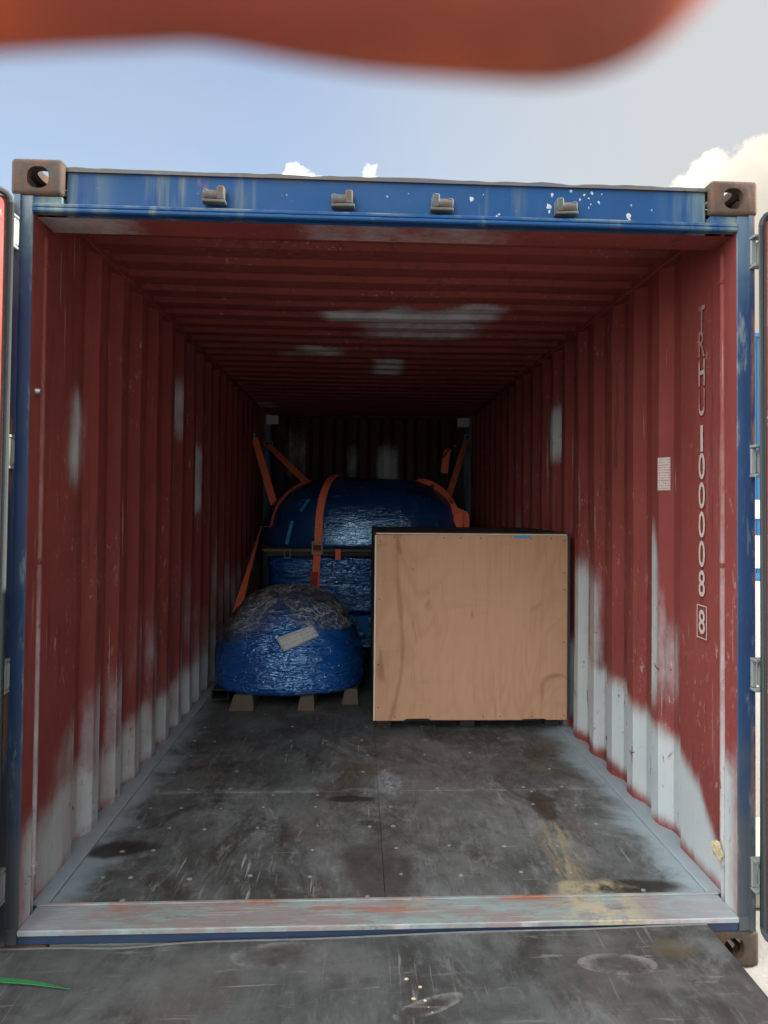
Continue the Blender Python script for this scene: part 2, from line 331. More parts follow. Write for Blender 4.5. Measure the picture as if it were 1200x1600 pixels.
def mat_clear_film():
    m = MB('clear_stretch_film')
    n3 = m.noise(6, 6, .62, 1.5, v=m.map((1, 1, 2.0)))
    n4 = m.noise(15, 6, .65, 1.8, v=m.map((.8, .8, 1.8), (2, 5, 1)))
    r1 = m.mr(m.ma('ABSOLUTE', m.ma('SUBTRACT', n3, .5)), .05, .0)
    r2 = m.mr(m.ma('ABSOLUTE', m.ma('SUBTRACT', n4, .5)), .04, .0)
    h = m.ma('ADD', m.ma('ADD', n3, n4), m.ma('MULTIPLY', m.ma('ADD', r1, r2), .4))
    n5 = m.noise(34, 7, .75, 2.2, v=m.map((.7, .7, 1.6), (6, 1, 1)))
    r3 = m.mr(n5, .53, .64)
    f = m.ma('ADD', .04, m.ma('MULTIPLY', m.ma('MAXIMUM', m.ma('MAXIMUM', m.ma('MULTIPLY', r1, .9), m.ma('MULTIPLY', r2, .7)), m.ma('MULTIPLY', r3, .55)), m.ma('MULTIPLY', m.mr(m.noise(4.5, 3), .36, .60, .2, 1.0), m.mr(m.ma('ADD', m.xyz()[2], m.ma('MULTIPLY', m.noise(6, 4), .3)), .52, .74))), clamp=True)
    m.out((.62, .68, .72), .22, m.bump(h, .8, .03), spec=.6)
    g = m.N('ShaderNodeBsdfGlossy'); g.inputs['Roughness'].default_value = .2; g.inputs['Color'].default_value = (.85, .9, .95, 1)
    m.L(m.bump(h, .8, .03), g.inputs['Normal'])
    t = m.N('ShaderNodeBsdfTransparent')
    fr = m.N('ShaderNodeFresnel'); fr.inputs['IOR'].default_value = 1.35
    a1 = m.N('ShaderNodeMixShader'); m.L(fr.outputs[0], a1.inputs[0]); m.L(t.outputs[0], a1.inputs[1]); m.L(g.outputs[0], a1.inputs[2])
    a2 = m.N('ShaderNodeMixShader'); m.L(f, a2.inputs[0]); m.L(a1.outputs[0], a2.inputs[1]); m.L(m.bsdf.outputs[0], a2.inputs[2])
    m.L(a2.outputs[0], m.o.inputs[0])
    return m.m

def mat_web():
    m = MB('orange_webbing')
    c = m.mix(m.noise(9, 4), (.93, .22, .105), (.80, .17, .08))
    c = m.mix(m.mr(m.noise(20, 5, .7), .58, .7, 0, .4), c, (.25, .07, .04))
    return m.out(c, .7, m.bump(m.noise(90, 2), .3, .002), spec=.3)

def mat_plain(name, a, b, rough=.6, metal=0.0, scale=9, bump=.2, spec=.4):
    m = MB(name)
    c = m.mix(m.noise(scale, 6, .65), a, b)
    return m.out(c, rough, m.bump(m.noise(scale * 5, 5), bump, .004), metal=metal, spec=spec)

def mat_ground():
    m = MB('pale_concrete')
    c = m.mix(m.noise(.35, 8, .6), (.29, .285, .27), (.23, .225, .215))
    c = m.mix(m.mr(m.noise(2.6, 8, .7), .52, .75, 0, .6), c, (.17, .163, .15))
    c = m.mix(m.mr(m.noise(60, 3, .6), .55, .7, 0, .4), c, (.36, .345, .32))
    return m.out(c, .85, m.bump(m.noise(40, 6, .7), .35, .01), spec=.25)

def mat_skin():
    m = MB('skin')
    c = m.mix(m.mr(m.noise(55, 3, .5), .36, .62), (.62, .175, .055), (.30, .09, .06))  # orange patches put light glowing through the finger into the colour
    return m.out(c, .55, m.bump(m.noise(900, 3), .2, .0006), spec=.35, Subsurface_Weight=.65, Subsurface_Radius=(.012, .0035, .0016), Subsurface_Scale=1.0)

def mat_label():
    m = MB('paper_label'); p = m.xyz()
    c = m.mix(m.noise(9, 4), (.50, .52, .52), (.38, .41, .42))
    ln = m.ma('MULTIPLY', m.mr(m.ma('ABSOLUTE', m.ma('SUBTRACT', m.ma('FRACT', m.ma('MULTIPLY', m.ma('ADD', p[2], m.ma('MULTIPLY', p[0], -.35)), 42)), .5)), .3, .42), m.mr(m.noise(45, 3, .6), .44, .52))
    c = m.mix(m.ma('MULTIPLY', ln, .55), c, (.10, .12, .14))
    return m.out(c, .45, m.bump(m.noise(25, 5, .6, .8), .5, .01))

def mat_sticker():
    m = MB('printed_sticker'); p = m.xyz()
    ln = m.mr(m.ma('ABSOLUTE', m.ma('SUBTRACT', m.ma('FRACT', m.ma('MULTIPLY', p[2], 92)), .5)), .22, .3)
    tx = m.ma('MULTIPLY', ln, m.mr(m.noise(160, 2, .6), .44, .50))
    c = m.mix(m.ma('MULTIPLY', tx, .6), (.60, .50, .47), (.20, .12, .11))
    return m.out(c, .5)

RED = mat_red(); ENDRED = mat_red('depth_shade_red_paint', .12); BLUE = mat_blue(); POST = mat_post()  # end wall red carries the shade of the deep interior in its colour
RUST = mat_rusty('rusty_casting_steel', (.085, .060, .044), (.048, .046, .042), (.115, .052, .028), .75)
HINGE = mat_plain('grey_green_hinge_paint', (.27, .31, .30), (.19, .22, .215), .55)
KEEP = mat_rusty('bare_keeper_steel', (.085, .125, .13), (.06, .09, .095), (.12, .05, .028), .6)
GASKET = mat_plain('door_gasket_rubber', (.045, .058, .06), (.028, .034, .037), .6, scale=5)
DARKSTEEL = mat_plain('dark_steel', (.022, .022, .023), (.014, .014, .014), .6)
STEEL = mat_plain('worn_steel', (.42, .42, .40), (.25, .25, .24), .4, .7)
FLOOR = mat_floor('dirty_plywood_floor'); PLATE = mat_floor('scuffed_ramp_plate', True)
SILL = mat_sill()
DUSTY = mat_plain('dusted_floor_angle', (.35, .43, .475), (.23, .285, .315), .75, scale=7, bump=.4)
SCREW = mat_plain('screw_head', (.34, .35, .35), (.15, .155, .155), .5, .2, 1.7)
PLY = mat_plywood('plywood_face', (.48, .285, .175), (.41, .235, .142), (.26, .13, .072), 1.15)
PLYEDGE = mat_plain('plywood_edge', (.62, .56, .44), (.50, .44, .33), .7)
PLYDARK = mat_plain('dark_crate_board', (.040, .036, .033), (.026, .024, .022), .75, scale=4)
TIMBER = mat_plain('dusty_timber', (.105, .088, .062), (.06, .05, .036), .8, scale=6)
FILM = mat_film('blue_wrap_film', (.005, .100, .42), (.0025, .042, .21))
FILM2 = mat_film('blue_hood_film', (.004, .060, .205), (.0025, .036, .13), .34, .26)
CLEAR = mat_clear_film(); WEB = mat_web(); LABEL = mat_label(); STICK = mat_sticker()
TAPE = mat_plain('pale_blue_tape', (.05, .30, .52), (.04, .22, .42), .4)
WHITE = mat_plain('cream_stencil_paint', (.62, .54, .48), (.48, .40, .36), .6, scale=30)
SPLASH = mat_plain('white_splash', (.46, .50, .52), (.30, .35, .38), .7, scale=30)
GROUND = mat_ground(); SKIN = mat_skin()
FARBLUE = mat_blue('far_blue_paint', (.06, .22, .50), (.05, .17, .40), .3)
FARWHITE = mat_plain('far_white_panel', (.80, .80, .76), (.72, .72, .70), .7)
KERB = mat_plain('pale_concrete_block', (.52, .50, .42), (.42, .40, .34), .85)
GREEN = mat_plain('green_strap_plastic', (.05, .30, .10), (.04, .22, .08), .4, scale=20)
CRUMB = mat_plain('yellow_crumb', (.66, .58, .34), (.55, .45, .25), .8, scale=60)

# ------------------------------------------------------------------ object helpers
def link(name, me, parent=None, label=None, cat=None, group=None, kind=None):
    o = bpy.data.objects.new(name, me); col.objects.link(o)
    if parent is not None:
        o.parent = parent
        o.matrix_parent_inverse = parent_world(parent).inverted()
    for k, v in (('label', label), ('category', cat), ('group', group), ('kind', kind)):
        if v: o[k] = v
    return o
def parent_world(p):
    m = p.matrix_basis.copy()
    if p.parent: m = parent_world(p.parent) @ p.matrix_parent_inverse @ m
    return m
def tag(o, label, cat, group=None):
    o['label'] = label; o['category'] = cat
    if group: o['group'] = group
    return o
def thing(name, loc, label, cat, group=None):
    o = bpy.data.objects.new(name, None); o.empty_display_size = .1; col.objects.link(o); o.location = loc
    return tag(o, label, cat, group)
def me_of(bm, name, mats, smooth=False, angle=None):
    bmesh.ops.recalc_face_normals(bm, faces=bm.faces[:])
    me = bpy.data.meshes.new(name); bm.to_mesh(me); bm.free()
    for m in (mats if isinstance(mats, (list, tuple)) else [mats]): me.materials.append(m)
    if smooth or angle:
        me.polygons.foreach_set('use_smooth', [True] * len(me.polygons))
        if angle: me.set_sharp_from_angle(angle=R(angle))
    return me
def part(name, bm, mats, parent=None, smooth=False, angle=None, **k):
    return link(name, me_of(bm, name, mats, smooth, angle), parent, **k)
def box(bm, a, b, bev=0.0, mi=0, seg=1):
    """axis-aligned box between two corners, edges rounded by bev"""
    g = bmesh.ops.create_cube(bm, size=1.0)
    vs_ = g['verts']
    c = [(a[i] + b[i]) / 2 for i in range(3)]; s = [abs(b[i] - a[i]) for i in range(3)]
    for v in vs_: v.co = Vector((c[0] + v.co.x * s[0], c[1] + v.co.y * s[1], c[2] + v.co.z * s[2]))
    fs = {f for v in vs_ for f in v.link_faces}
    for f in fs: f.material_index = mi
    if bev:
        es = {e for v in vs_ for e in v.link_edges}
        r = bmesh.ops.bevel(bm, geom=list(es), offset=bev, segments=seg, profile=.5, affect='EDGES')
        for f in r['faces']: f.material_index = mi
    return bm
def bx(a, b, bev=0.0, seg=1): return box(bmesh.new(), a, b, bev, 0, seg)
def tube(bm, pts, rad, n=10, caps=True):
    """round bar along points; rad a number or one per point"""
    pts = [Vector(p) for p in pts]; rings = []
    for i, p in enumerate(pts):
        d = (pts[min(i + 1, len(pts) - 1)] - pts[max(i - 1, 0)]).normalized()
        q = d.to_track_quat('Z', 'Y'); r = rad[i] if isinstance(rad, (list, tuple)) else rad
        rings.append([bm.verts.new(p + q @ Vector((r * math.cos(2 * math.pi * k / n), r * math.sin(2 * math.pi * k / n), 0))) for k in range(n)])
    for A, B in zip(rings, rings[1:]):
        for k in range(n): bm.faces.new((A[k], A[(k + 1) % n], B[(k + 1) % n], B[k]))
    if caps: bm.faces.new(rings[0][::-1]); bm.faces.new(rings[-1])
    return bm
def sstep(x, a, b):
    if a == b: return float(x >= a)
    t = max(0., min(1., (x - a) / (b - a))); return t * t * (3 - 2 * t)
def soft(x, a, b, s): return sstep(x, a - s, a + s) * (1 - sstep(x, b - s, b + s))
def set_attr(me, fn):
    at = me.attributes.new('spray', 'FLOAT', 'POINT')
    at.data.foreach_set('value', [max(0., min(1., fn(v.co))) for v in me.vertices])
def nz(x, y, z=0.): return noise.noise(Vector((x, y, z)))
def fbm(v, o=4): return noise.fractal(Vector(v), 1.0, 2.0, o)

# ------------------------------------------------------------------ the ground
bm = bmesh.new(); bmesh.ops.create_circle(bm, cap_ends=True, segments=64, radius=900)
o = part('ground', bm, GROUND); o.location.z = -.165; o['kind'] = 'structure'; o['label'] = 'pale sunlit concrete yard under the container'

# ------------------------------------------------------------------ the container
ct = thing('shipping_container', (0, 0, -.165), 'open blue shipping container with red oxide interior, doors swung open, loaded with blue bundles', 'shipping container')
ZT, ZB, LEN = 2.426, -.165, 6.058

def casting_mesh():
    """hollow corner casting, outer corner at local (0,0,0) growing to +x (inwards), +y (inwards), -z"""
    def bx_obj(a, b, bev, seg): return bpy.data.objects.new('t', me_of(bx(a, b, bev, seg), 't', RUST))
    base = bx_obj((0, 0, 0), (.162, .178, -.118), .014, 3); col.objects.link(base)
    cuts = [bx_obj((.026, .026, -.026), (.30, .30, -.30), .004, 1)]                       # hollow, open below and inwards
    def cyl(c, axis, rx, ry, depth):
        bm = bmesh.new(); n = 28
        ring = []
        for s in (-1, 1):
            rr = []
            for k in range(n):
                t = 2 * math.pi * k / n
                x, y = rx * abs(math.cos(t)) ** .8 * (1 if math.cos(t) >= 0 else -1), ry * abs(math.sin(t)) ** .8 * (1 if math.sin(t) >= 0 else -1)
                p = {'y': (x, s * depth, y), 'x': (s * depth, x, y), 'z': (x, y, s * depth)}[axis]
                rr.append(bm.verts.new(Vector(c) + Vector(p)))
            ring.append(rr)
        for k in range(n): bm.faces.new((ring[0][k], ring[0][(k + 1) % n], ring[1][(k + 1) % n], ring[1][k]))
        bm.faces.new(ring[0]); bm.faces.new(ring[1])
        return bpy.data.objects.new('t', me_of(bm, 't', RUST))
    cuts.append(cyl((.086, 0, -.062), 'y', .034, .035, .06))
    cuts.append(cyl((0, .10, -.060), 'x', .040, .027, .06))
    cuts.append(cyl((.088, .098, 0), 'z', .033, .060, .06))
    for c in cuts:
        col.objects.link(c)
        md = base.modifiers.new('b', 'BOOLEAN'); md.operation = 'DIFFERENCE'; md.object = c; md.solver = 'EXACT'
    dg = bpy.context.evaluated_depsgraph_get()
    me = bpy.data.meshes.new_from_object(base.evaluated_get(dg)); me.name = 'corner_casting'
    for q in [base] + cuts: bpy.data.objects.remove(q)
    me.polygons.foreach_set('use_smooth', [True] * len(me.polygons)); me.set_sharp_from_angle(angle=R(30))
    return me
cm = casting_mesh()
def variant(me, sx, sy, sz):
    m2 = me.copy(); m2.transform(Matrix.Diagonal((sx, sy, sz, 1)))
    if sx * sy * sz < 0: m2.flip_normals()
    return m2
for sx, x in ((1, -1.219), (-1, 1.219)):
    for sy, y in ((1, 0), (-1, LEN)):
        for sz, z in ((1, ZT), (-1, ZB)):
            o = link('corner_casting', variant(cm, sx, sy, sz), ct); o.location = o.location + Vector((x, y, z)) if False else Vector((x, y, z + .165)) - Vector((0, 0, .165))
            o.matrix_parent_inverse = Matrix.Translation((0, 0, .165))

# corner posts: bent profile, blue outside and red inside, sprayed low down
def post(s):
    prof = [(1.205, .0), (1.186, .0), (1.186, .010), (1.153, .010), (1.150, .013), (1.150, .092), (1.186, .094), (1.186, .134), (1.1655, .1495), (1.211, .1495), (1.211, .012)]
    nzs = 60; z0, z1 = -.047, 2.308
    bm = bmesh.new(); rows = []
    for i in range(nzs + 1):
        z = z0 + (z1 - z0) * i / nzs
        rows.append([bm.verts.new((s * x, y, z)) for x, y in prof])
    n = len(prof)
    for A, B in zip(rows, rows[1:]):
        for k in range(n):
            f = bm.faces.new((A[k], A[(k + 1) % n], B[(k + 1) % n], B[k])); f.material_index = 1 if 4 <= k <= 7 else 0
    bm.faces.new(rows[0]); bm.faces.new(rows[-1])
    me = me_of(bm, 'corner_post', [POST, RED])
    set_attr(me, lambda c: (1 - sstep(c.z + .10 * nz(c.y * 9, c.z * 3, s), .25 if s < 0 else .42, .42 if s < 0 else .62)) * (.9 if s < 0 else 1.0) * (.45 + .55 * sstep(c.y, .02, .06)) if abs(c.x) < 1.17 and c.y > .005 else 0)
    link('corner_post', me, ct)
    # rear post
    part('corner_post', bx((s * 1.2145, 5.905, -.047), (s * 1.10, 6.05, 2.4), .006), BLUE, ct)
    # lashing rod in the recess behind the jamb
    bm = tube(bmesh.new(), [(s * 1.160, .118, .115), (s * 1.160, .118, 2.21)], .0135, 12)
    for z in (.14, 1.135, 2.12):
        box(bm, (s * 1.145, .104, z - .008), (s * 1.195, .134, z + .008), .002)
    me = me_of(bm, 'lashing_rod', RED, angle=40); set_attr(me, lambda c: (1 - sstep(c.z + .05 * nz(1, c.z * 4, s), .12 if s > 0 else .30, .30 if s > 0 else .6)) * .7)
    link('lashing_rod', me, ct)
for s in (-1, 1): post(s)
o = part('lashing_bolt', tube(bmesh.new(), [(-1.149, .058, 1.689), (-1.134, .058, 1.689)], [.012, .009], 12), STEEL, ct, angle=40)

# door header with rain lip and cam keepers
bm = bmesh.new()
box(bm, (-1.0568, .035, 2.250), (1.0568, .060, 2.402), .005)
for sx_ in (-1, 1): box(bm, (sx_ * 1.0572, .180, 2.302), (sx_ * 1.149, .19, 2.40), .001)
box(bm, (-1.15, .0, 2.254), (1.15, .034, 2.268), .004)
box(bm, (-1.15, .004, 2.2695), (1.15, .033, 2.283), .003)
for sx_ in (-1, 1): box(bm, (sx_ * 1.0605, .012, 2.2835), (sx_ * 1.149, .168, 2.3075), .002)
# battered top edge strip
n = 90; pr = []
for i in range(n + 1):
    x = -1.056 + 2.112 * i / n; d = .004 * nz(x * 5, 1.3) + .003 * nz(x * 17, 7.0) - .006 * math.exp(-((x - .60) / .03) ** 2)
    pr.append([bm.verts.new((x, y, z + (d if z > 2.40 else 0))) for y, z in ((.026, 2.396), (.030, 2.410), (.16, 2.410), (.16, 2.396))])
for A, B in zip(pr, pr[1:]):
    for k in range(4): bm.faces.new((A[k], A[(k + 1) % 4], B[(k + 1) % 4], B[k]))
bm.faces.new(pr[0]); bm.faces.new(pr[-1])
header = part('door_header', bm, BLUE, ct)
bm = bmesh.new(); nxx = 60
for i in range(nxx + 1): pass
xs = [-1.149 + 2.298 * i / 70 for i in range(71)]
rws = [[bm.verts.new((x, y, z)) for x in xs] for y, z in ((.036, 2.2495), (.17, 2.2495), (.176, 2.258), (.176, 2.36))]
for A, B in zip(rws, rws[1:]):
    for k in range(70): bm.faces.new((A[k], A[k + 1], B[k + 1], B[k]))
me = me_of(bm, 'header_soffit', RED)
set_attr(me, lambda c: .85 * max((1 - sstep(c.x, -.95, -.72)), soft(c.x + .03 * nz(c.x * 6, c.y * 20), -.32, .42, .10) * .8) * (.6 + .4 * nz(c.x * 7, 2)))
link('header_soffit', me, header)
def keeper():
    bm = bmesh.new()
    box(bm, (-.036, -.006, -.024), (.036, .0, .022), .002)
    tube(bm, [(-.030, -.016, -.004), (.026, -.016, -.004)], .017, 10)
    box(bm, (.010, -.034, -.020), (.034, -.0062, .026), .004)
    box(bm, (-.036, -.030, -.018), (-.018, -.0062, .014), .004)
    box(bm, (-.036, -.036, -.030), (.040, -.0065, -.021), .002)
    return me_of(bm, 'cam_keeper', KEEP, angle=40)
km = keeper(); k0 = None
for i, (x, z, mir) in enumerate(((-.581, 2.331, 1), (-.167, 2.329, 1), (.161, 2.326, -1), (.573, 2.326, -1))):
    o = link('cam_keeper', km, header); o.location = (x, .0345, z); o.rotation_euler = (0, R((2, -1, 1, -2)[i]), 0)
    if mir < 0: o.data = variant(km, -1, 1, 1)
# bird splashes and flaked spots at the right end of the header
bm = bmesh.new()
for x, z, r in ((.345, 2.290, .011), (.352, 2.301, .006), (.52, 2.332, .012), (.523, 2.316, .006), (.53, 2.372, .008), (.595, 2.386, .006), (.64, 2.375, .005), (.655, 2.365, .005), (.665, 2.384, .007),
                (.70, 2.380, .003), (.69, 2.351, .0055), (.662, 2.345, .003), (.655, 2.333, .003), (.625, 2.36, .005), (.80, 2.345, .004), (.79, 2.31, .010), (.794, 2.298, .005), (.87, 2.33, .004),
                (-.35, 2.345, .003), (-.02, 2.35, .004), (.05, 2.362, .003), (.26, 2.352, .009), (.30, 2.366, .003)):
    cc = bm.verts.new((x, .0335, z)); k = 9
    rr = [bm.verts.new((x + r * (.35 + .75 * random.random()) * math.cos(2 * math.pi * j / k), .0348, z + r * 1.15 * (.35 + .75 * random.random()) * math.sin(2 * math.pi * j / k))) for j in range(k)]
    for j in range(k): bm.faces.new((cc, rr[j], rr[(j + 1) % k]))
part('white_splash', bm, SPLASH, header, kind='stuff')

# threshold: plate on top, blue face, grey-green lower beam
bm = bmesh.new()
box(bm, (-1.149, -.004, -.018), (1.149, .142, .0), .003)
box(bm, (-1.149, .134, .0005), (1.149, .146, .006), .001)
sill = part('door_sill', bm, SILL, ct)
for sx_ in (-1, 1): part('sill_end', bx((sx_ * 1.0555, .010, -.0468), (sx_ * 1.20, .12, -.0485), 0) if False else bx((sx_ * 1.151, .002, -.0465), (sx_ * 1.205, .10, -.001), .002), POST, sill)
bm = bmesh.new()
box(bm, (-1.15, .004, -.048), (1.15, .10, -.0185), .003)
part('sill_face', bm, mat_plain('scuffed_blue_sill_paint', (.012, .035, .115), (.035, .055, .075), .5, scale=6), sill)
part('sill_beam', bx((-1.149, .008, -.150) if False else (-1.055, .008, -.150), (1.055, .12, -.0485), .004), mat_plain('grey_green_beam_paint', (.16, .20, .185), (.10, .12, .115), .6, scale=4), sill)

# rails
for s in (-1, 1):
    bm = bx((s * 1.160, .15, 2.345), (s * 1.213, 5.94, 2.409), .004); bmesh.ops.recalc_face_normals(bm, faces=bm.faces[:])
    for f in bm.faces: f.material_index = 1 if f.normal.x * s < -.5 or f.normal.z < -.5 else 0
    part('top_rail', bm, [BLUE, RED], ct)
    part('bottom_rail', bx((s * 1.150, .15, -.150), (s * 1.2135, 5.94, -.004), .004), BLUE, ct)

# corrugated side walls: inner red sheet and outer blue sheet, 3 mm of steel between
def corr(y0, y1, first, sub=3):
    """wall profile: (distance along, depth outwards, place across the face 0..1, which face)"""
    pts = [(y0 + (first - y0) * i / 10, 0.0, i / 10, 'flat') for i in range(11)]
    y = first; k = 0
    while y < y1 - .02:
        for ln, d0, d1, nm in ((.068, 0, .036, 'out'), (.072, .036, .036, 'valley'), (.068, .036, 0, 'in'), (.070, 0, 0, 'crest')):
            for i in range(1, sub + 1):
                t = i / sub; pts.append((min(y + ln * t, y1), d0 + (d1 - d0) * t, t, nm))
            y += ln
            if y >= y1: break
        k += 1
    if pts[-1][0] < y1 - 1e-4: pts.append((y1, pts[-1][1], 1.0, pts[-1][3]))
    return pts
PROF = corr(.148, 5.935, .47)
def lerp_pts(y, P):
    if y <= P[0][0]: return P[0][1]
    for (a, b), (c, d) in zip(P, P[1:]):
        if y <= c: return b + (d - b) * (y - a) / (c - a)
    return P[-1][1]
rng = random.Random(3)
HL = {i: rng.uniform(.62, 1.12) for i in range(40)}; WL = {i: rng.uniform(.45, 1.0) for i in range(40)}
def spray_left(y, z, t, nm):
    v = .95 * soft(y + .02 * nz(z * 4, 1), .36, .60, .07) * soft(z, 1.40, 1.74, .10) * (.35 + .65 * sstep(y, .34, .46))
    v = max(v, .8 * soft(y, 1.86, 2.08, .03) * soft(z, 1.72, 2.08, .10), .9 * soft(y, 2.42, 2.62, .03) * soft(z, 1.27, 1.72, .09))
    i = int((y - .47) / .278 + 1); ph = ((y - .47) / .278) % 1
    face = {'flat': t, 'crest': .55 + .45 * t, 'in': .75, 'valley': .35, 'out': .9 * (1 - t)}[nm]
    base = .30 + .13 * nz(y * 1.7, 4.2) + .08 * nz(y * 6, z * 4)
    v = max(v, (1 - sstep(z, base - .10, base + .13)) * (.72 + .28 * face) * sstep(z, -.02 - .02, .05 + .05 * nz(y * 5, 3)))
    if y > 1.05:
        H = HL[i % 40]; v = max(v, (1 - sstep(z, H - .32, H + .06)) * face ** 2 * WL[i % 40] * .9)
    else:
        H = .42 + .16 * face if y < .5 else .62
        v = max(v, (1 - sstep(z, H - .18, H + .10)) * face ** 1.4 * .85)
    hole = soft(y, 1.15, 2.3, .2) * soft(z, .30, .50, .08) * .6
    v *= .72 + .28 * sstep(nz(y * 5.3, z * 3.1, 9), -.25, .15)
    return max(0, v - hole * (1 - face))
LINE = [(.15, .12), (.20, .16), (.28, .26), (.36, .33), (.49, .375), (.72, .40), (.885, .425), (1.3, .47), (1.8, .52), (3, .56), (6, .6)]
def spray_right(y, z, t, nm):
    L_ = lerp_pts(y, LINE) + .025 * nz(y * 4, 8) + .015 * nz(y * 14, 2)
    low = .02 + .07 * max(0, .4 + nz(y * 4, 6.6)) * sstep(y, .2, .5) + .03 * nz(y * 13, 1)
    v = .97 * (1 - sstep(z, L_ - .07, L_ + .08)) * sstep(z, low - .05, low + .05)
    v = max(v, (.95 * soft(y, .695, .79, .02) + .42 * soft(y, .56, .69, .03)) * soft(z, .50, 1.24 - .35 * sstep(.74 - y, .02, .12) + .04 * nz(y * 9, 3), .12))
    v = max(v, .6 * soft(y, 1.46, 1.62, .04) * soft(z, .40, .98, .12), .9 * soft(y, 1.70, 1.86, .03) * soft(z, .10, 1.02, .14))
    v = max(v, .9 * soft(y, 2.24, 2.42, .03) * soft(z, 1.63, 1.97, .08))
    v = max(v, .45 * soft(y, 3.3, 3.45, .05) * soft(z, .7, 1.3, .15))
    if y > 1.9: 
        i = int((y - .47) / .278 + 1); v = max(v, (1 - sstep(z, HL[(i + 9) % 40] - .35, HL[(i + 9) % 40])) * WL[(i + 5) % 40] * .6 * (t if nm in ('crest', 'in') else .3))
    return v
XW = 1.166
def side_wall(s, spray):
    z0, z1, rows = -.004, 2.346, 84
    bm = bmesh.new()
    P = PROF; inn, outr = [], []
    for r in range(rows + 1):
        z = z0 + (z1 - z0) * r / rows
        dent = lambda y: .006 * fbm((y * .9, z * .9, s * 3.1), 2)
        inn.append([bm.verts.new((s * (XW + d + dent(y)), y, z)) for y, d, t, nm in P])
        outr.append([bm.verts.new((s * (XW + d + dent(y) + .003), y, z)) for y, d, t, nm in P]) if r in (0, rows) or r % 12 == 0 else None
    vals = {}
    for row in inn:
        for v, (y, d, t, nm) in zip(row, P): vals[v] = spray(y, v.co.z, t, nm)
    for S, mi in ((inn, 0), (outr, 1)):
        for A, B in zip(S, S[1:]):
            for k in range(len(P) - 1):
                f = bm.faces.new((A[k], A[k + 1], B[k + 1], B[k])); f.material_index = mi
    bm.verts.index_update(); lst = [max(0., min(1., vals.get(v, 0.))) for v in bm.verts]
    me = bpy.data.meshes.new('side_wall'); bm.to_mesh(me); bm.free(); me.materials.append(RED); me.materials.append(BLUE)
    at = me.attributes.new('spray', 'FLOAT', 'POINT'); at.data.foreach_set('value', lst)
    me.polygons.foreach_set('use_smooth', [True] * len(me.polygons)); me.set_sharp_from_angle(angle=R(22))
    return link('side_wall', me, ct)
wall_l = side_wall(-1, spray_left); wall_r = side_wall(1, spray_right)

# roof: shallow ribs across, sprayed patches
def roof():
    bm = bmesh.new(); P = [(.15, 0), (.24, 0)]
    y = .24
    while y < 5.8:
        for ln, d0, d1 in ((.030, 0, .020), (.075, .02, .02), (.030, .02, 0), (.074, 0, 0)):
            for i in (1, 2): P.append((min(y + ln * i / 2, 5.90), d0 + (d1 - d0) * i / 2))
            y += ln
    P.append((5.94, P[-1][1]))
    xs = [-1.162 + 2.324 * i / 70 for i in range(71)]
    ins = [[bm.verts.new((x, y, 2.366 + d + .006 * fbm((x, y * .8, 4), 2) - .006 * math.cos(x * 1.3))) for x in xs] for y, d in P]
    outs = [[bm.verts.new((v.co.x, v.co.y, v.co.z + .003)) for v in r[::10]] for r in ins]
    for S, mi in ((ins, 0), (outs, 1)):
        for A, B in zip(S, S[1:]):
            for k in range(len(A) - 1):
                f = bm.faces.new((A[k], A[k + 1], B[k + 1], B[k])); f.material_index = mi
    me = bpy.data.meshes.new('roof'); bm.to_mesh(me); bm.free(); me.materials.append(RED); me.materials.append(BLUE)
    def sp(c):
        x, y = c.x + .04 * nz(c.y * 8, 3), c.y + .05 * nz(c.x * 5, 1)
        return max(.95 * soft(x, -.30, .66, .09) * soft(y + .10 * (x - .2), 1.44, 1.74, .05) * (.6 + .4 * nz(x * 8, y * 8) + .25),
                   .55 * soft(x, -.1, .6, .15) * soft(y, 1.74, 2.15, .08),
                   .85 * soft(x, -.52, -.22, .08) * soft(y, 2.44, 2.66, .05), .7 * soft(x, .0, .22, .06) * soft(y, 2.75, 3.4, .08), .5 * soft(x, -1.2, -.95, .08) * soft(y, 5.0, 5.5, .1), .3 * soft(x, -.7, -.3, .1) * soft(y, 2.6, 2.8, .05))
    set_attr(me, sp)
    me.polygons.foreach_set('use_smooth', [True] * len(me.polygons)); me.set_sharp_from_angle(angle=R(20))
    link('roof', me, ct)
roof()

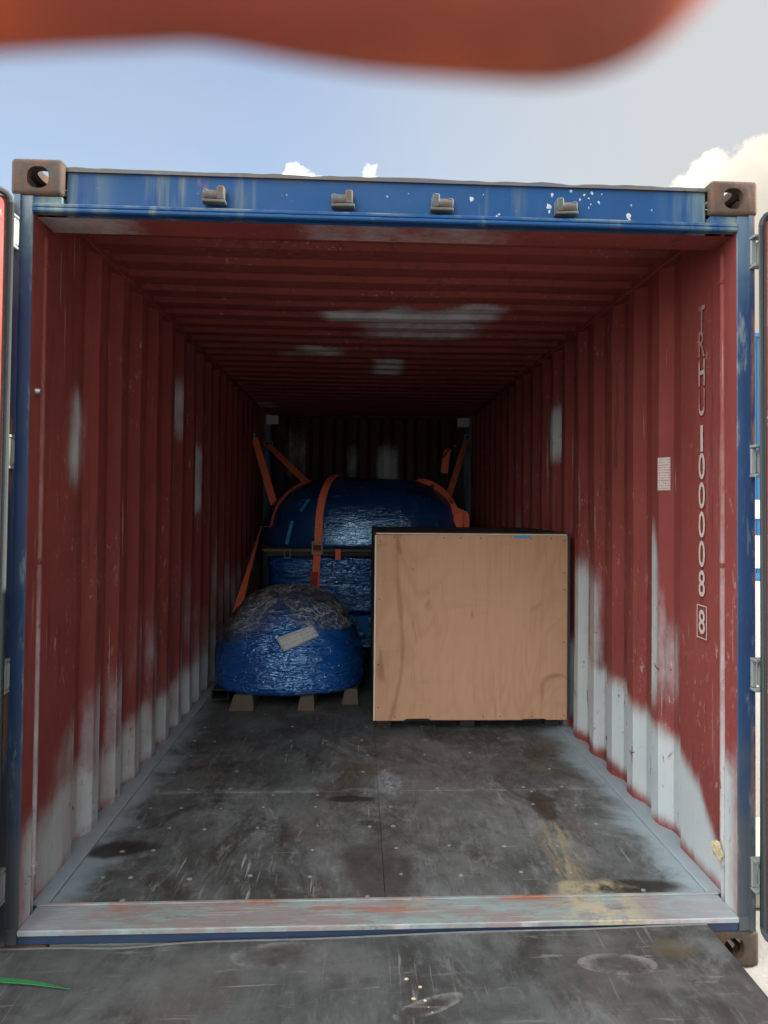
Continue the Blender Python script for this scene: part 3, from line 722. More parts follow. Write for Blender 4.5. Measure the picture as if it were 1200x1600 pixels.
# end wall
def end_wall():
    bm = bmesh.new(); P = [(-1.17, 0), (-1.10, 0)]; x = -1.10
    while x < 1.05:
        for ln, d0, d1 in ((.05, 0, .045), (.10, .045, .045), (.05, .045, 0), (.07, 0, 0)):
            for i in (1, 2): P.append((min(x + ln * i / 2, 1.10), d0 + (d1 - d0) * i / 2))
            x += ln
    P.append((1.17, P[-1][1]))
    zs = [-.004 + 2.33 * i / 40 for i in range(41)]
    ins = [[bm.verts.new((x, 5.92 + d, z)) for x, d in P] for z in zs]
    outs = [[bm.verts.new((x, 5.923 + d, z)) for x, d in P] for z in (zs[0], zs[-1])]
    for S, mi in ((ins, 0), (outs, 1)):
        for A, B in zip(S, S[1:]):
            for k in range(len(P) - 1):
                f = bm.faces.new((A[k], A[k + 1], B[k + 1], B[k])); f.material_index = mi
    me = bpy.data.meshes.new('end_wall'); bm.to_mesh(me); bm.free(); me.materials.append(RED); me.materials.append(BLUE)
    set_attr(me, lambda c: max(.7 * soft(c.x, .10, .34, .04) * soft(c.z, 1.5, 2.0, .15), .4 * soft(c.x, -.25, -.1, .05) * soft(c.z, 1.6, 2.0, .15), .35 * soft(c.x, -.95, -.7, .05) * soft(c.z, 1.6, 2.2, .15), .5 * (1 - sstep(c.z, .5, .9))))
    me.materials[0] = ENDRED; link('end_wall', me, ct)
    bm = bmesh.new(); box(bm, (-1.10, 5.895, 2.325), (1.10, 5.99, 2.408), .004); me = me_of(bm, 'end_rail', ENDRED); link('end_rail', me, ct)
    bm = bmesh.new(); box(bm, (-1.055, 5.93, -.15), (1.055, 6.05, -.005), .004); part('end_rail', bm, BLUE, ct)
    for s in (-1, 1):
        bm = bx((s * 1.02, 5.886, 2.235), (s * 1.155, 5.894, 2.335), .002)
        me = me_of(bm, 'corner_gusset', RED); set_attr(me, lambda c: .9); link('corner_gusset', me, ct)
end_wall()

# floor: bearer sheet below, six plywood panels with gaps, screws, side angles
floor = part('floor', bx((-1.149, .148, -.045), (1.149, 5.90, -.03), 0), DUSTY, ct)
ys = [.149, 1.069, 3.49, 5.90]
for a, b in zip(ys, ys[1:]):
    for x0, x1 in ((-1.112, .0), (.0012, 1.112)):
        part('floor_panel', bx((x0, a, -.029), (x1, b - .0012, -.0003 if x0 < 0 else 0.0), .0012), FLOOR, floor)
for s in (-1, 1):
    bm = bmesh.new(); n = 120; prs = []
    for i in range(n + 1):
        y = .149 + 5.75 * i / n; e = .006 * nz(y * 5, s)
        prs.append([bm.verts.new((s * x, y, z)) for x, z in ((1.1135, -.02), (1.1135 + .001, .003), (1.118, .005), (1.15, .004), (1.209, .002), (1.209, -.003), (1.15, -.0035), (1.149, -.02))])
    for A, B in zip(prs, prs[1:]):
        for k in range(8): bm.faces.new((A[k], A[(k + 1) % 8], B[(k + 1) % 8], B[k]))
    bm.faces.new(prs[0]); bm.faces.new(prs[-1])
    part('floor_angle', bm, DUSTY, floor)
bm = bmesh.new(); bmesh.ops.create_cone(bm, cap_ends=True, segments=10, radius1=.0095, radius2=.0075, depth=.0024)
sm_ = me_of(bm, 'screw', SCREW)
for y in (.168, .305, .51, .70, .89, 1.035, 1.105, 1.32, 1.56, 1.80, 2.04, 2.30):
    for x in (-.99, -.88, -.70, -.49, -.27, -.06, .05, .28, .50, .70, .89):
        if random.random() < (.5 if abs(x) > .95 else .36): continue
        o = link('screw', sm_, floor); k = random.uniform(.6, 1.15)
        o.location = (x + random.uniform(-.02, .02), y + random.uniform(-.012, .012), .0015); o.scale = (k, k * random.uniform(.7, 1), 1)

# stencilled number down the first flat of the near wall on the sunny side
def glyph(ch, h, wd, at, bold=0.0):
    cu = bpy.data.curves.new('t', 'FONT'); cu.body = ch; cu.align_x = 'CENTER'; cu.align_y = 'BOTTOM_BASELINE'; cu.size = 1; cu.extrude = .0; cu.offset = bold; cu.resolution_u = 4
    t = bpy.data.objects.new('t', cu); col.objects.link(t)
    dg = bpy.context.evaluated_depsgraph_get(); me = bpy.data.meshes.new_from_object(t.evaluated_get(dg)); bpy.data.objects.remove(t)
    xs = [v.co.x for v in me.vertices]; ys_ = [v.co.y for v in me.vertices]
    x0, x1, y0, y1 = min(xs), max(xs), min(ys_), max(ys_)
    for v in me.vertices:
        a = (v.co.x - (x0 + x1) / 2) / max(x1 - x0, .3) * wd; b = (v.co.y - y0) / (y1 - y0) * h
        v.co = Vector((at[0], at[1] - a, at[2] + b))
    me.materials.clear(); me.materials.append(WHITE if True else None); me.name = 'stencil_character'
    return me
WORN = MB('faded_stencil_paint')
WORN = WORN.out(WORN.mix(WORN.mr(WORN.noise(14, 4, .6), .40, .62), (.30, .12, .11), (.46, .36, .33)), .6)
for i, (ch, zb) in enumerate((('T', 1.985), ('R', 1.892), ('H', 1.785), ('U', 1.674), ('1', 1.540), ('0', 1.438), ('0', 1.330), ('0', 1.222), ('0', 1.114), ('8', 1.005), ('8', .868))):
    me = glyph(ch, .098 if i < 10 else .090, .048, (XW - .0042, .283, zb), .012)
    if i < 4: me.materials[0] = WORN
    link('stencil_character', me, wall_r)
bm = bmesh.new()
for a, b in (((.245, .852), (.321, .8555)), ((.245, .9705), (.321, .974)), ((.245, .8558), (.2485, .9702)), ((.3175, .8558), (.321, .9702))):
    box(bm, (XW - .0046, a[0], a[1]), (XW - .0036, b[0], b[1]))
part('stencil_box', bm, WHITE, wall_r)
# sticker follows the slope of the first rib
bm = bmesh.new(); prs = []
for i in range(7):
    y = .622 + .056 * i / 6; d = lerp_pts(y, [(a, b) for a, b, _, _ in PROF]) - .0035
    prs.append([bm.verts.new((XW + d, y, z)) for z in (1.405, 1.543)])
for A, B in zip(prs, prs[1:]): bm.faces.new((A[0], A[1], B[1], B[0]))
r = bmesh.ops.extrude_face_region(bm, geom=bm.faces[:])
for v in r['geom']:
    if isinstance(v, bmesh.types.BMVert): v.co.x += .001
part('sticker', bm, STICK, wall_r)

# red scrapes through the sprayed paint, following the ribs
PD = [(a, b) for a, b, _, _ in PROF]
bm = bmesh.new()
for (ya, za), (yb, zb), wd in (((.79, .235), (.755, .20), .010), ((.80, .20), (.74, .185), .014), ((.775, .27), (.77, .19), .006), ((.99, .21), (.95, .19), .007), ((.955, .235), (.96, .16), .006), ((.97, .195), (.94, .215), .005),
                               ((1.03, .40), (1.025, .36), .010), ((1.02, .33), (1.03, .29), .008), ((1.85, .27), (1.80, .24), .010), ((1.72, .30), (1.70, .20), .012), ((1.40, .14), (1.36, .06), .03), ((.70, .66), (.668, .652), .012), ((.76, .72), (.73, .716), .005), ((.765, .69), (.74, .684), .005)):
    n = 6; prs = []
    for i in range(n + 1):
        t = i / n; y, z = ya + (yb - ya) * t, za + (zb - za) * t; w_ = wd * (1 - .8 * abs(t - .35)) * random.uniform(.5, 1)
        L_ = math.hypot(yb - ya, zb - za); ny, nz_ = -(zb - za) / L_, (yb - ya) / L_
        prs.append([bm.verts.new((XW + lerp_pts(y + q * ny * w_ / 2, PD) - .0055, y + q * ny * w_ / 2, z + q * nz_ * w_ / 2)) for q in (-1, 1)])
    for A, B in zip(prs, prs[1:]): bm.faces.new((A[0], A[1], B[1], B[0]))
part('scrape_mark', bm, mat_plain('bare_rusty_scrape', (.22, .045, .03), (.12, .03, .025), .7, scale=40), wall_r, kind='stuff')
bm = bmesh.new(); bmesh.ops.create_icosphere(bm, subdivisions=3, radius=1)
for v in bm.verts:
    v.co *= 1 + .35 * fbm(v.co * 1.6, 4); v.co = Vector((1.135 + v.co.x * .018, .112 + v.co.y * .016, .165 + v.co.z * .030 - v.co.x * .012))
tag(part('paper_scrap', bm, mat_plain('cream_paper', (.50, .44, .28), (.36, .30, .18), .8, scale=30)), 'crumpled cream paper scrap wedged at the foot of the lashing rod', 'scrap')

# doors, hinged at the outer front corners and swung wide
def door(s, ang):
    W_, z0, z1 = 1.175, -.03, 2.285
    root_mat = Matrix.Translation(((1.216 if s > 0 else -1.196), -.022, 0)) @ Matrix.Rotation(s * ang, 4, 'Z')
    # local: x runs from hinge to free edge (mirrored for s=+1), +y is the inner face when shut
    sx = -s
    bm = bmesh.new(); P = []; z = z0 + .09
    while z < z1 - .10:
        for ln, d0, d1 in ((.20, 0, 0), (.03, 0, .022), (.07, .022, .022), (.03, .022, 0)):
            P.append((z, d0)); z += ln
    P.append((z1 - .08, 0))
    for S, off, mi in ((1, .024, 0), (-1, .020, 1)):
        A = [bm.verts.new((sx * .075, off - d, z)) for z, d in P]; B = [bm.verts.new((sx * (W_ - .06), off - d, z)) for z, d in P]
        for k in range(len(P) - 1):
            f = bm.faces.new((A[k], A[k + 1], B[k + 1], B[k])); f.material_index = mi
    me = me_of(bm, 'door', [RED, BLUE]); set_attr(me, lambda c: 0)
    d = link('door', me, ct); d.matrix_basis = root_mat
    d['label'] = 'left door leaf with sunlit red inner face' if s < 0 else 'right door leaf, dark gasket edge towards the opening'
    def sub(name, bm, m, **k):
        o = link(name, me_of(bm, name, m, **k)); o.parent = d; o.matrix_parent_inverse = Matrix(); return o
    bm = bmesh.new()
    for a, b in (((.03, z0), (.075, z1)), ((W_ - .06, z0), (W_ - .01, z1))): box(bm, (sx * a[0], .0, a[1]), (sx * b[0], .044, b[1]), .006)
    for a, b in ((z0, z0 + .09), (z1 - .08, z1)): box(bm, (sx * .0755, .0, a), (sx * (W_ - .0605), .043, b), .006)
    A = [bm.verts.new((sx * x, y, z0)) for x, y in ((.0295, .0), (-.020, -.0375), (-.024, -.032), (.0295, .007))]  # added unseen flange on the hinge edge, stops sun through the gap
    B = [bm.verts.new((v.co.x, v.co.y, z1)) for v in A]
    for k in range(4): bm.faces.new((A[k], A[(k + 1) % 4], B[(k + 1) % 4], B[k]))
    bm.faces.new(A); bm.faces.new(B)
    bmesh.ops.recalc_face_normals(bm, faces=bm.faces[:])
    for f in bm.faces: f.material_index = 1 if f.normal.y > .5 else 0
    sub('door_frame', bm, [mat_plain('door_frame_paint', (.07, .10, .115), (.05, .07, .08), .55), RED])
    bm = bmesh.new()
    def ring(pts, r): tube(bm, pts + [pts[0]], r, 8, caps=False)
    c = .03
    loop = []
    for cx_, cz_, a0 in ((.035, z0 + .01, 180), (W_ - .012, z0 + .01, 270), (W_ - .012, z1 - .01, 0), (.035, z1 - .01, 90)):
        qx = cx_ + (c if cx_ < .5 else -c); qz = cz_ + (c if cz_ < 1 else -c)
        loop += [(sx * (qx + c * math.cos(R(a0 + t))), .050, qz + c * math.sin(R(a0 + t))) for t in (0, 30, 60, 90)]
    ring(loop, .010)
    for zz in ((z0 + .012, z0 + .026), (z1 - .026, z1 - .012)): box(bm, (sx * .04, .044, zz[0]), (sx * (W_ - .02), .050, zz[1]))
    for xx in ((.034, .047), (W_ - .03, W_ - .015)): box(bm, (sx * xx[0], .0445, z0 + .027), (sx * xx[1], .050, z1 - .027))
    sub('gasket', bm, GASKET, angle=40)
    for q in range(4):
        zz = (2.143, 1.450, .752, .105)[q]
        bm = bmesh.new()
        box(bm, (sx * -.022, -.013, zz), (sx * .095, -.0005, zz + .075), .003)
        tube(bm, [(0, -.006, zz - .004), (0, -.006, zz + .079)], .013, 10)
        sub('hinge', bm, HINGE, angle=40)
    for x in (.33, .88):
        bm = tube(bmesh.new(), [(sx * x, -.03, z0 - .03), (sx * x, -.03, z1 + .03)], .017, 10)
        for zz in (.08, .75, 1.5, 2.2): box(bm, (sx * x - .04, -.05, zz), (sx * x + .04, -.001, zz + .05), .004)
        sub('lock_rod', bm, STEEL, angle=40)
door(-1, R(126)); door(1, R(116))
# hinge lugs welded to the posts, one pair per hinge
for s in (-1, 1):
    for zz in (2.143, 1.450, .752, .105):
        bm = bmesh.new()
        for a, b in ((zz - .016, zz - .006), (zz + .081, zz + .091)): box(bm, (s * 1.186, -.034, a), (s * 1.224, .0, b), .002)
        box(bm, (s * 1.187, -.011, zz - .005), (s * 1.204, -.0005, zz + .08), .002)
        part('hinge_lug', bm, HINGE, ct)

# ------------------------------------------------------------------ ramp plate in front of the doors
rp = thing('loading_ramp', (-.3, -2, -.165), 'dark scuffed steel loading ramp plate laid up to the container sill', 'ramp')
def top_z(x, y): return -.030 + .016 * (x / 1.04) + .0035 * nz(x * 2.3, y * 2.3) - .010 * math.exp(-((x + .83) / .14) ** 2) * sstep(y, -.25, -.03)
bm = bmesh.new(); nx_, ny_ = 90, 70
yy = [-.012 - 4.2 * (j / ny_) ** 2.2 for j in range(ny_ + 1)]
g = [[bm.verts.new((-1.75 + 2.786 * i / nx_, y + (.006 * nz(i * .13, 3) if j == 0 else 0), top_z(-1.75 + 2.786 * i / nx_, y))) for i in range(nx_ + 1)] for j, y in enumerate(yy)]
for A, B in zip(g, g[1:]):
    for k in range(nx_): bm.faces.new((A[k], A[k + 1], B[k + 1], B[k]))
r = bmesh.ops.extrude_face_region(bm, geom=bm.faces[:])
for v in r['geom']:
    if isinstance(v, bmesh.types.BMVert): v.co.z -= .010
part('deck_plate', bm, PLATE, rp, angle=50)
edge = bmesh.new()
for k in range(nx_):
    x0, x1 = -1.75 + 2.786 * k / nx_, -1.75 + 2.786 * (k + 1) / nx_
    vv = [edge.verts.new((x, y, top_z(x, -.02) + z)) for x in (x0, x1) for y, z in ((-.010, .0022), (-.0155, .0022), (-.0155, -.0095), (-.010, -.0095))]
    for q in range(4): edge.faces.new((vv[q], vv[(q + 1) % 4], vv[4 + (q + 1) % 4], vv[4 + q]))
bmesh.ops.remove_doubles(edge, verts=edge.verts[:], dist=.0002)
part('worn_edge', edge, mat_plain('bright_worn_edge', (.33, .34, .33), (.18, .18, .18), .45, .3, 30), rp)
bm = bmesh.new()
box(bm, (.97, -4.15, -.150), (1.026, -.05, -.030), .004); box(bm, (-1.74, -4.15, -.155), (-1.68, -.05, -.070), .004); box(bm, (-.4, -4.15, -.155), (-.34, -.05, -.055), .004)
part('side_beam', bm, DARKSTEEL, rp)

# green plastic strap end lying on the ramp
bm = bmesh.new(); prs = []
for i in range(15):
    t = i / 14; x = -1.19 + .29 * t; y = -.185 - .035 * t ** 2 + .01 * math.sin(t * 3); wd = .011 * (1 - t ** 3) + .001; z = top_z(x, y) + .004 + .018 * (1 - t) ** 2
    prs.append([bm.verts.new((x, y + wd, z)), bm.verts.new((x, y - wd, z + .003)), bm.verts.new((x, y - wd, z + .0012)), bm.verts.new((x, y + wd, z - .0018))])
for A, B in zip(prs, prs[1:]):
    for q in range(4): bm.faces.new((A[q], A[(q + 1) % 4], B[(q + 1) % 4], B[q]))
bm.faces.new(prs[0]); bm.faces.new(prs[-1])
tag(part('plastic_strap', bm, GREEN, angle=40), 'thin green plastic strap end lying on the dark ramp', 'strap')
bm = bmesh.new()
for x, y in ((.048, -.225), (.085, -.262), (.062, -.309), (.093, -.318), (.10, -.345), (.108, -.366)):
    rr_ = random.uniform(.003, .0055) if y > -.33 else .002
    g = bmesh.ops.create_icosphere(bm, subdivisions=1, radius=rr_)
    for v in g['verts']: v.co = Vector((x + v.co.x * random.uniform(1, 1.7), y + v.co.y, top_z(x, y) + .0015 + v.co.z * .5))
o = part('crumbs', bm, CRUMB); o['kind'] = 'stuff'; o['label'] = 'pale yellow crumbs scattered on the dark ramp plate'

# ------------------------------------------------------------------ plywood crate
cr = thing('wooden_crate', (.571, 2.45, 0), 'square pale plywood crate on dark skids standing beside the blue bundles', 'crate')
X0, X1, Y0, Y1, Z0, Z1 = .006, 1.138, 1.912, 2.99, .074, 1.160
# front sheet with two shallow nibbled notches along its lower edge
bm = bmesh.new()
low = [(X0, 0), (.17, 0), (.19, .010), (.315, .012), (.335, .002), (.86, .0), (.885, .006), (1.0, .007), (1.02, 0), (X1, 0)]
fr_ = [bm.verts.new((x, Y0, Z0 + d)) for x, d in low] + [bm.verts.new((X1, Y0, Z1)), bm.verts.new((X0, Y0, Z1 - .003))]
f = bm.faces.new(fr_)
r = bmesh.ops.extrude_face_region(bm, geom=[f])
for v in r['geom']:
    if isinstance(v, bmesh.types.BMVert): v.co.y += .014
bmesh.ops.recalc_face_normals(bm, faces=bm.faces[:])
for f in bm.faces: f.material_index = 0 if f.normal.y < -.5 else 1
front = part('front_panel', bm, [PLY, PLYEDGE], cr)
part('side_panel', bx((X0 - .012, Y0 + .003, Z0), (X0 - .0005, Y1, Z1 - .006), .001), PLYDARK, cr)
o = part('panel_edge', bx((X0 - .0115, Y0 - .002, Z0 + .001), (X0 - .0015, Y0 + .0028, Z1 - .004), .0008), PLYEDGE, cr)
part('side_panel', bx((X1 + .0005, Y0 - .0015, Z0), (X1 + .016, Y1, Z1 - .006), .001), PLYDARK, cr)
part('back_panel', bx((X0, Y1 - .014, Z0), (X1, Y1 - .001, Z1 - .005), .001), PLYDARK, cr)
part('top_panel', bx((X0 - .012, Y0 + .010, Z1 + .0005), (X1 + .012, Y1, Z1 + .013), .001), PLYDARK, cr)
part('panel_edge', bx((X0 - .005, Y0 - .001, Z1 + .001), (X1 - .005, Y0 + .0095, Z1 + .008), .001), PLYEDGE, cr)
part('base_panel', bx((X0, Y0 + .0145, Z0 + .004), (X1, Y1 - .0145, Z0 + .02), .001), PLYDARK, cr)
for x in (X0 + .01, .52, X1 - .10):
    part('skid', bx((x, Y0 + .12, .0005), (x + .09, Y1 - .02, Z0 + .0035), .003), PLYDARK, cr)
part('skid_board', bx((X0 + .02, Y0 + .22, .001), (X1 - .02, Y0 + .25, Z0 - .002), .002), PLYDARK, cr)
bm = bmesh.new(); bmesh.ops.create_cone(bm, cap_ends=True, segments=8, radius1=.0042, radius2=.0035, depth=.002, matrix=Matrix.Rotation(R(90), 4, 'X'))
nm_ = me_of(bm, 'nail', mat_plain('dark_nail', (.10, .06, .045), (.06, .04, .03), .6, .3))
for x, z in [(X0 + .018, .15), (X0 + .016, .40), (X0 + .018, .78), (X0 + .02, 1.12)] + [(X1 - .018, z) for z in (.10, .53, .84, .94, 1.13)] + \
           [(x, Z1 - .018) for x in (.11, .40, .50, .62, .92, 1.04)] + [(x, Z0 + .022) for x in (.12, .33, .64, .74, .93)]:
    o = link('nail', nm_, front); o.location = (x, Y0 - .0006, z)
    o.matrix_parent_inverse = parent_world(front).inverted()
# blue tape remnant stuck on the top edge
part('tape_scrap', bx((.815, Y0 - .003, Z1 - .016), (.915, Y0 - .0015, Z1 - .002), .0005), TAPE, cr)

# ------------------------------------------------------------------ near blue bundle on timbers
def sup(t, e): return math.copysign(abs(t) ** e, t)
def dome(cx, cy, z0, a, b, h, e1, e2, nu=120, nv=44, skirt=.0, dz=.0, disp=.01, phi0=0.0, off=0.0, edge=None, ridge=.0, seed=0.0):
    """a wrapped dome: rounded-square plan (e1), boxy profile (e2), crumpled outwards"""
    bm = bmesh.new(); rows = []
    for j in range(nv + 1):
        ph = phi0 + (math.pi / 2 - phi0) * j / nv
        row = []
        for i in range(nu):
            th = 2 * math.pi * i / nu
            p0 = ph
            if edge: p0 = edge(th) + (math.pi / 2 - edge(th)) * j / nv
            r = math.cos(p0) ** e2 if p0 < math.pi / 2 - 1e-6 else 0
            v = Vector((cx + (a + off) * r * sup(math.cos(th), e1), cy + (b + off) * r * sup(math.sin(th), e1), z0 + (h + off) * math.sin(p0) ** e2))
            nrm = Vector(((v.x - cx) / a ** 2, (v.y - cy) / b ** 2, (v.z - z0) / h ** 2 + .05)).normalized()
            d = disp * fbm((v.x * 3 + seed, v.y * 3, v.z * 3), 4)
            if ridge: d += ridge * (1 - min(1, abs(noise.noise(Vector((v.x * 6 + seed, v.y * 6, v.z * 9)))) * 5)) + ridge * .6 * (1 - min(1, abs(noise.noise(Vector((v.x * 13 + seed, v.y * 13, v.z * 17 + 3)))) * 4))
            q = noise.noise(Vector((v.x * 2.3 + seed * 3, v.y * 2.3, v.z * 3.4 + 7))); d += .011 * (1 - min(1, abs(q) * 3.2)) * (1 if p0 < 1.3 else .4)   # long folds
            row.append(bm.verts.new(v + nrm * d))
        rows.append(row)
    for A, B in zip(rows[:-1], rows[1:-1]):
        for k in range(nu): bm.faces.new((A[k], A[(k + 1) % nu], B[(k + 1) % nu], B[k]))
    for v in rows[-1]: bm.verts.remove(v)
    topv = bm.verts.new((cx, cy, z0 + h + off))
    A = rows[-2]
    for k in range(nu): bm.faces.new((A[k], A[(k + 1) % nu], topv))
    if skirt:
        A = rows[0]
        low = [bm.verts.new((cx + (v.co.x - cx) * .975, cy + (v.co.y - cy) * .975, z0 - skirt)) for v in A]
        low2 = [bm.verts.new((cx + (v.co.x - cx) * 1.005, cy + (v.co.y - cy) * 1.005, z0 - skirt * .6)) for v in A]
        for P_, Q_ in ((low, low2), (low2, A)):
            for k in range(nu): bm.faces.new((P_[k], P_[(k + 1) % nu], Q_[(k + 1) % nu], Q_[k]))
        bm.faces.new(low)
    return bm
nb = thing('wrapped_bundle', (-.56, 2.95, .1), 'small domed bundle in blue film with clear stretch wrap and paper label, on timbers', 'bundle')
bm = dome(-.582, 2.93, .17, .520, .56, .56, .80, .97, skirt=.07, disp=.016, ridge=.006, seed=2.0)
body_bvh = BVHTree.FromBMesh(bm)
part('bundle_body', bm, FILM, nb, smooth=True)
def edge_fn(th):
    return max(.12, .62 + .20 * nz(math.cos(th) * 1.7, math.sin(th) * 1.7, 5) - .22 * sstep(math.cos(th - R(205)), .4, 1))
bm = dome(-.582, 2.93, .17, .520, .56, .56, .80, .97, nu=170, nv=46, disp=.012, off=.010, edge=edge_fn, ridge=.011, seed=2.0)
for v in bm.verts:                                                        # a gathered peak of film on the crown
    d = math.hypot(v.co.x + .545, v.co.y - 2.80); v.co.z += .030 * math.exp(-(d / .045) ** 2)
part('stretch_film', bm, CLEAR, nb, smooth=True)
bm = bmesh.new(); gr = []
c00, c10, c11, c01 = Vector((-.589, 0, .355)), Vector((-.354, 0, .46)), Vector((-.401, 0, .532)), Vector((-.64, 0, .447))
for j in range(9):
    row = []
    for i in range(15):
        a, b = i / 14, j / 8
        p = (c00 * (1 - a) + c10 * a) * (1 - b) + (c01 * (1 - a) + c11 * a) * b
        h = None
        vd = (Vector((p.x, 2.5, p.z)) - CAM_POS).normalized()
        h = body_bvh.ray_cast(CAM_POS, vd)[0]
        row.append(bm.verts.new(h - vd * (.020 + .004 * nz(a * 5, b * 4))))
    gr.append(row)
for A, B in zip(gr, gr[1:]):
    for k in range(14): bm.faces.new((A[k], A[k + 1], B[k + 1], B[k]))
r = bmesh.ops.extrude_face_region(bm, geom=bm.faces[:])
for v in r['geom']:
    if isinstance(v, bmesh.types.BMVert): v.co.y += .0012
part('label_sheet', bm, LABEL, nb, smooth=True)
bm = bmesh.new()
for a, b in (((-1.055, .102), (-.945, .108)), ((-1.055, .042), (-.945, .048)), ((-1.055, .0485), (-1.049, .1015)), ((-.951, .0485), (-.945, .1015))):
    box(bm, (a[0], 2.50, a[1]), (b[0], 3.30, b[1]), .001)
part('pallet_tube', bm, DARKSTEEL, nb)
for x in (-1.04, -.98): pass
part('pallet_bearer', bx((-1.045, 2.9, .0005), (-.955, 2.99, .0415), .002), TIMBER, nb)
for x0, x1, y0, sk, tx, lb in ((-.925, -.760, 2.37, .016, 0, 'timber bearer under the blue bundle, nearest the side wall with the spray strips'),
                            (-.486, -.372, 2.375, .010, .01, 'timber bearer under the middle of the small blue bundle'),
                            (-.20, -.09, 2.52, .008, 0, 'timber bearer under the small blue bundle, set back next to the crate')):
    bm = bmesh.new(); zt = .0985
    prs = [[bm.verts.new((x, y, z)) for x, z in ((x0, .0005), (x1, .0005), (x1 - sk, zt), (x0 + sk * 2.0, zt))] for y in (y0 - (.0 if True else 0), 3.42)]
    for v in prs[0][2:]: v.co.y += .035
    for k in range(4): bm.faces.new((prs[0][k], prs[0][(k + 1) % 4], prs[1][(k + 1) % 4], prs[1][k]))
    bm.faces.new(prs[0]); bm.faces.new(prs[1])
    bmesh.ops.bevel(bm, geom=bm.edges[:], offset=.003, segments=1, affect='EDGES')
    tag(part('timber_bearer', bm, TIMBER), lb, 'timber', 'timbers under the small bundle')

# ------------------------------------------------------------------ large wrapped load behind, strapped down
big = thing('wrapped_load', (0, 4.7, 0), 'large blue film wrapped load with rounded hood, lashed with orange straps at the back', 'wrapped load')
HX, HY, HA, HB, HZ, HH, HN = -.035, 4.72, .985, .88, .955, .635, 2.6
def hood_z(x, y):
    u = 1 - abs((x - HX) / HA) ** HN - abs((y - HY) / HB) ** HN
    return HZ + HH * max(0., u) ** (1 / HN)
def hood(off=0.0):
    bm = bmesh.new(); nu, nv = 150, 50; rows = []
    for j in range(nv):
        ph = math.pi / 2 * j / nv; row = []
        for i in range(nu):
            th = 2 * math.pi * i / nu; e = 2 / HN
            r = math.cos(ph) ** e
            v = Vector((HX + HA * r * sup(math.cos(th), e), HY + HB * r * sup(math.sin(th), e), HZ + HH * math.sin(ph) ** e))
            d = .010 * fbm((v.x * 3, v.y * 3, v.z * 4), 3) + .010 * (1 - min(1, abs(noise.noise(Vector((v.x * 1.4 + 4, v.y * 2.2, v.z * 2.0)))) * 4))
            n_ = Vector((v.x - HX, v.y - HY, (v.z - HZ) * 1.5 + .2)).normalized(); row.append(bm.verts.new(v + n_ * d))
        rows.append(row)
    for A, B in zip(rows, rows[1:]):
        for k in range(nu): bm.faces.new((A[k], A[(k + 1) % nu], B[(k + 1) % nu], B[k]))
    t = bm.verts.new((HX, HY, HZ + HH))
    for k in range(nu): bm.faces.new((rows[-1][k], rows[-1][(k + 1) % nu], t))
    bm.faces.new(rows[0])
    return bm
part('hood', hood(), FILM2, big, smooth=True)
part('ledge_board', bx((-.91, 3.845, .928), (.87, 5.55, .953), .003), mat_plain('brown_ledge_board', (.16, .11, .07), (.09, .065, .045), .7, scale=4), big)
part('spacer_beam', bx((-.88, 3.90, .885), (.84, 5.5, .9275), .004), DARKSTEEL, big)
def wrap_box(x0, x1, y0, y1, z0, z1, rad, disp, seed):
    """soft-cornered wrapped box"""
    bm = bmesh.new(); nu, nv = 140, 40; rows = []
    cx, cy_ = (x0 + x1) / 2, (y0 + y1) / 2; a, b = (x1 - x0) / 2, (y1 - y0) / 2
    for j in range(nv + 1):
        t = j / nv; z = z0 + (z1 - z0) * t
        ins = rad * (1 - math.sqrt(max(0, 1 - (max(0, abs(t - .5) * 2 - .82) / .18) ** 2)))
        row = []
        for i in range(nu):
            th = 2 * math.pi * i / nu; x, y = sup(math.cos(th), .28), sup(math.sin(th), .28)
            v = Vector((cx + (a - ins) * x, cy_ + (b - ins) * y, z)); d = disp * fbm((v.x * 2.5 + seed, v.y * 2.5, v.z * 8), 4)
            row.append(bm.verts.new(v + Vector((x, y, 0)).normalized() * d))
        rows.append(row)
    for A, B in zip(rows, rows[1:]):
        for k in range(nu): bm.faces.new((A[k], A[(k + 1) % nu], B[(k + 1) % nu], B[k]))
    bm.faces.new(rows[0]); bm.faces.new(rows[-1])
    return bm
part('wrapped_body', wrap_box(-.90, .86, 3.90, 5.45, .40, .884, .04, .018, 1), FILM, big, smooth=True)
part('wrapped_base', wrap_box(-.86, .84, 3.86, 5.45, .10, .395, .05, .028, 5), FILM, big, smooth=True)
bm = bmesh.new()
for x in (-.82, -.1, .7): box(bm, (x, 3.95, .0005), (x + .10, 5.4, .105), .003)
part('base_runner', bm, DARKSTEEL, big)
# film flap hanging bright beside the crate
bm = bmesh.new()
pts_ = ((-.115, .385), (-.02, .392), (.0, .20), (-.055, .245), (-.085, .31))
fv = [bm.verts.new((x, 3.80 + .02 * (z - .2) + .01 * math.sin(x * 40), z)) for x, z in pts_]
f = bm.faces.new(fv); r = bmesh.ops.extrude_face_region(bm, geom=[f])
for v in r['geom']:
    if isinstance(v, bmesh.types.BMVert): v.co.y += .003
part('film_flap', bm, mat_plain('light_blue_film', (.02, .22, .60), (.015, .16, .48), .3), big)

